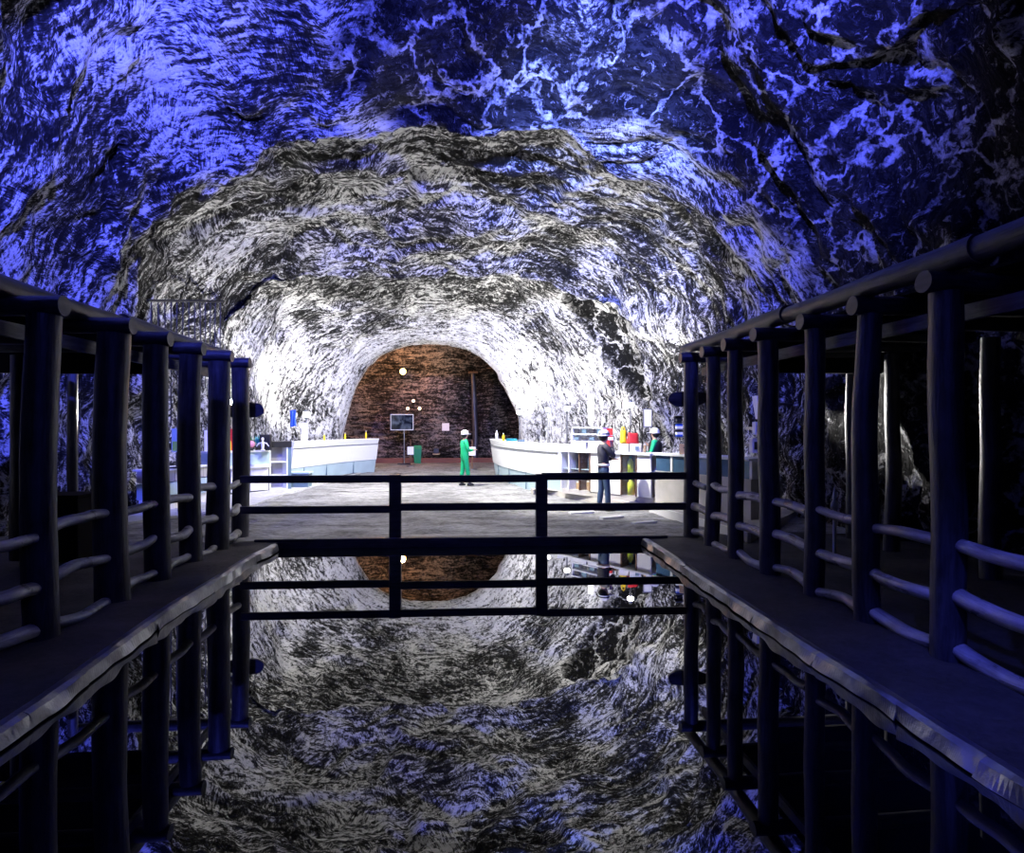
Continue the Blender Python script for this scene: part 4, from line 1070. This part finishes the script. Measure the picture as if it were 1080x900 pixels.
# person in green: faces right, forearms raised in front
pA, sA = person('person in green coverall and white helmet facing right in the passage', 490, 18.7, FLZ, math.radians(-70), 1.66,
    (((-.23,.02,1.12), (-.13,.24,1.10), (.3,1,.1)), ((.23,.04,1.12), (.12,.26,1.14), (-.3,1,.1))), .10, ('green','green'), M['helmet'])
c = WMAT(pA) @ Vector((0,.36*sA,1.13*sA)); 
pB, sB = person('person in dark jacket and jeans, hand at chin, wearing a banded helmet', 636.5, 13.15, FLZ, math.radians(-80), 1.70,
    (((-.22,.10,1.13), (-.06,.27,1.12), (1,.3,.1)), ((.21,.16,1.17), (.07,.15,1.43), (-.35,.1,.8))), .06, ('jacket','jeans'), M['helmet'], M['black'])
W_ = WMAT(pB); mb = MB(); mb.lathe(W_ @ Vector((0,0,1.0*sB)), [(.120*sB,-.02),(.150*sB,-.018),(.150*sB,.018),(.120*sB,.02)], 20); mb.build('reflective_belt', M['paper'], pB)
pC, sC = person('person in green shirt and black vest with white helmet behind the right counter', 691, 14.45, ZP, math.radians(60), 1.60,
    (((-.24,.06,1.12), (-.20,.24,1.16), (0,1,.1)), ((.24,.06,1.14), (.16,.20,1.30), (0,.6,.8))), .03, ('green','jeans'), M['helmet'])
W_ = WMAT(pC)
mb = MB(); mb.lathe(W_ @ Vector((0,0,.98*sC)), [(.158*sC,0),(.166*sC,.12),(.180*sC,.30),(.165*sC,.38),(.10*sC,.44)], 20); mb.build('vest', M['black'], pC)
# ------------------------------------------------------------------ lamps
def kelp(x, y, z, power, color, rad=.08, name='lamp_light'):
    l = bpy.data.lights.new(name, 'POINT'); l.energy = power; l.color = color; l.shadow_soft_size = rad
    o = bpy.data.objects.new(name, l); o.location = (x, y, z); link(o); return o
def spot(loc, target, power, color, angle=90, blend=.6, rad=.1, name='flood_light'):
    l = bpy.data.lights.new(name, 'SPOT'); l.energy = power; l.color = color; l.shadow_soft_size = rad
    l.spot_size = math.radians(angle); l.spot_blend = blend
    o = bpy.data.objects.new(name, l); o.location = loc
    o.rotation_euler = (Vector(target)-Vector(loc)).to_track_quat('-Z', 'Y').to_euler(); link(o); return o
def flood(label, p, aim, power, color=(1,.96,.9), size=.16, pole=True, glow=None, name='floodlight', zfloor=.1, angle=150, off=.14):
    """housing with a glowing lens facing aim, on a pole"""
    p = Vector(p); ax = (Vector(aim)-p).normalized()
    t_ = thing(name, label, 'lamp', (p.x, p.y, zfloor if pole else p.z))
    mb = MB(); mb.sphere(p, size*.36, (1,1,1.05), 16); mb.build('globe', glow or M['lampw'], t_)
    mb = MB(); mb.lathe(p+Vector((0,0,size*.30)), [(size*.30,-.02),(size*.32,.0),(size*.22,.04),(.03,.07),(.001,.075)], 18); mb.build('lamp_cap', M['metal'], t_)
    mb = MB(); mb.lathe(p-Vector((0,0,size*.42)), [(.001,-.05),(.035,-.05),(size*.2,.0),(size*.22,.03),(.001,.03)], 18); mb.build('holder', M['metal'], t_)
    if pole:
        mb = MB(); mb.tube([(p.x, p.y, zfloor), (p.x, p.y, p.z-size*.42)], .022, 10); mb.build('pole', M['metal'], t_)
    q = p+ax*(off+size*.3)
    spot(q, q+ax, power, color, angle, .5, .06)
WHITE = (1, .97, .93)
flood('bright floodlight on the pole behind the left white counter', P(323,437,20.5), P(300,330,24), 600, WHITE, .3)
flood('bright floodlight beside the left edge of the far arch, behind the post', P(241,424,17.3), P(225,330,19), 500, WHITE, .3)
flood('floodlight at the right foot of the far arch', P(548,435,23), P(520,330,26), 480, WHITE, .28)
flood('floodlight between the arch and the tall bright niche', P(578,432,20.5), P(560,320,22), 400, WHITE, .22)
flood('floodlight aimed into the tall bright niche right of the arch', P(598,431,18.5), P(606,400,21), 900, WHITE, .24)
flood('floodlight high on the right wall over the shop counter', P(665,427,15.5), P(640,330,17.5), 450, WHITE, .22)
# orange lamp in the far chamber
c = P(425, 392, 30.4)
t_ = thing('wall_lamp', 'orange glowing lamp high on the back wall of the far chamber', 'lamp', c)
mb = MB(); mb.sphere(c, .16); mb.build('bulb', M['lampo'], t_)
mb = MB(); mb.tube([c+Vector((0,.1,.1)), c+Vector((0,1.2,.2))], .03, 8); mb.build('arm', M['black'], t_)
kelp(c.x, c.y-.35, c.z, 420, (1,.48,.22), .15)
for px, py, what in ((436,423,'topmost'), (430,431,'lower left'), (442.5,431,'lower right')):
    c = P(px, py, 30.2)
    t_ = thing('small_lamp', what+' of the three small glowing lamps over the screen', 'lamp', c)
    mb = MB(); mb.sphere(c, .075); mb.build('bulb', M['lamps'], t_)
    mb = MB(); mb.tube([c+Vector((0,.06,0)), c+Vector((0,1.4,0))], .025, 8); mb.build('arm', M['black'], t_)
    kelp(c.x, c.y-.2, c.z, 7, (1,.7,.45), .08)
# blue floods and added fills of the near cave, behind and beside the camera
BLUE = (.085,.105,1.0)
spot((-3.4, 4.6, 7.4), (-6.0, 8.6, 7.4), 8500, BLUE, 125, .9, .12, 'blue_flood_left')
spot((2.6, 4.6, 7.3), (3.2, 9.2, 8.2), 7500, BLUE, 118, .9, .12, 'blue_flood_right')
spot((1.0, 6.0, 6.9), (2.4, 11.2, 7.5), 8500, (.20,.29,1.0), 50, .9, .12, 'pale_blue_flood')
spot((0.0, -1.5, 3.6), (0, 6.5, 3.0), 110, BLUE, 130, .9, .3, 'blue_fill_near')  # weak unseen fill, added for a navy tint on the posts
spot((1.0, 0.2, 5.2), (3.5, 3.4, .1), 1100, BLUE, 32, .9, .1, 'blue_fill_deck')  # unseen spot added to lay a blue patch on the right deck
# unseen upward fills, added to brighten the grey gallery roof
spot((-5.9, 15.4, 1.5), (-3.5, 16.2, 7.0), 1100, WHITE, 140, .9, .05, 'roof_fill')
spot((4.9, 15.4, 1.5), (2.5, 16.2, 7.0), 1400, WHITE, 140, .9, .05, 'roof_fill')
# lamps beyond the ends of the covered walkways, lighting the rock beside them
spot((-5.9, 11.4, 2.2), (-7.6, 7.4, 2.5), 900, WHITE, 62, .7, .05, 'walkway_light')
spot((5.6, 11.4, 2.2), (7.2, 7.4, 2.5), 900, WHITE, 62, .7, .05, 'walkway_light')
# unseen spots under the gallery roof, added to brighten the counters and floor
spot((-1.0, 18.0, 5.6), (-1.0, 20.0, 0.0), 3000, WHITE, 135, .7, .05, 'gallery_fill')
spot((0.2, 12.6, 5.8), (3.2, 15.0, 0.8), 4200, WHITE, 70, .8, .05, 'gallery_fill')
spot((-.2, 11.2, 6.2), (-.2, 12.8, 0.0), 900, WHITE, 110, .9, .05, 'gallery_fill')
spot((-1.5, 13.0, 5.8), (-5.0, 17.0, 0.5), 1500, WHITE, 75, .8, .05, 'gallery_fill')
GROUPS = {'floodlight': 'floodlights along the rock walls', 'small_lamp': 'small lamps over the screen', 'candle': 'candles on the left counters', 'log_pergola': 'log pergolas beside the pool',
 'pool_edging': 'metal edgings of the pool', 'wooden_sign': 'oval slab signs on the end posts', 'carton': 'cartons on the right counter', 'wine_bottle': 'dark bottles in the showcases', 'gift_box': 'boxes among the goods',
 'curved_counter': 'curved white counters', 'sign_post': 'paper signs on posts', 'person': 'people at the counters', 'wall_notice': 'white notices on the rock', 'white_board': 'upright white boards', 'tote_bag': 'bags on the cartons',
 'tray': 'trays on the right curved counter', 'bottle': 'bottles on the counters', 'potted_plant': 'plants on the left counter', 'fuse_box': 'fuse boxes on the right wall'}
from collections import defaultdict
by_ = defaultdict(list)
for o in sc.objects:
    if o.parent is None and 'label' in o.keys(): by_[o.name.split('.')[0]].append(o)
for k_, v_ in by_.items():
    if len(v_) > 1 and k_ in GROUPS:
        for o in v_: o['group'] = GROUPS[k_]
# ------------------------------------------------------------------ world, view, camera
w = bpy.data.worlds.new('World'); sc.world = w; w.use_nodes = True
w.node_tree.nodes['Background'].inputs[0].default_value = (.02,.03,.1,1); w.node_tree.nodes['Background'].inputs[1].default_value = .05
sc.view_settings.view_transform = 'Standard'; sc.view_settings.look = 'None'
sc.view_settings.exposure = 0.15; sc.view_settings.gamma = 1; sc.view_settings.use_curve_mapping = False
cam = bpy.data.cameras.new('camera'); cam.sensor_fit = 'HORIZONTAL'; cam.sensor_width = 36; cam.lens = 36*F/1080
co = bpy.data.objects.new('camera', cam); co.location = (0,0,CZ); co.rotation_euler = (PI/2, 0, -YAW); link(co); sc.camera = co
sc.cycles.use_denoising = True
sc.cycles.max_bounces = 6; sc.cycles.caustics_reflective = False; sc.cycles.sample_clamp_indirect = 4
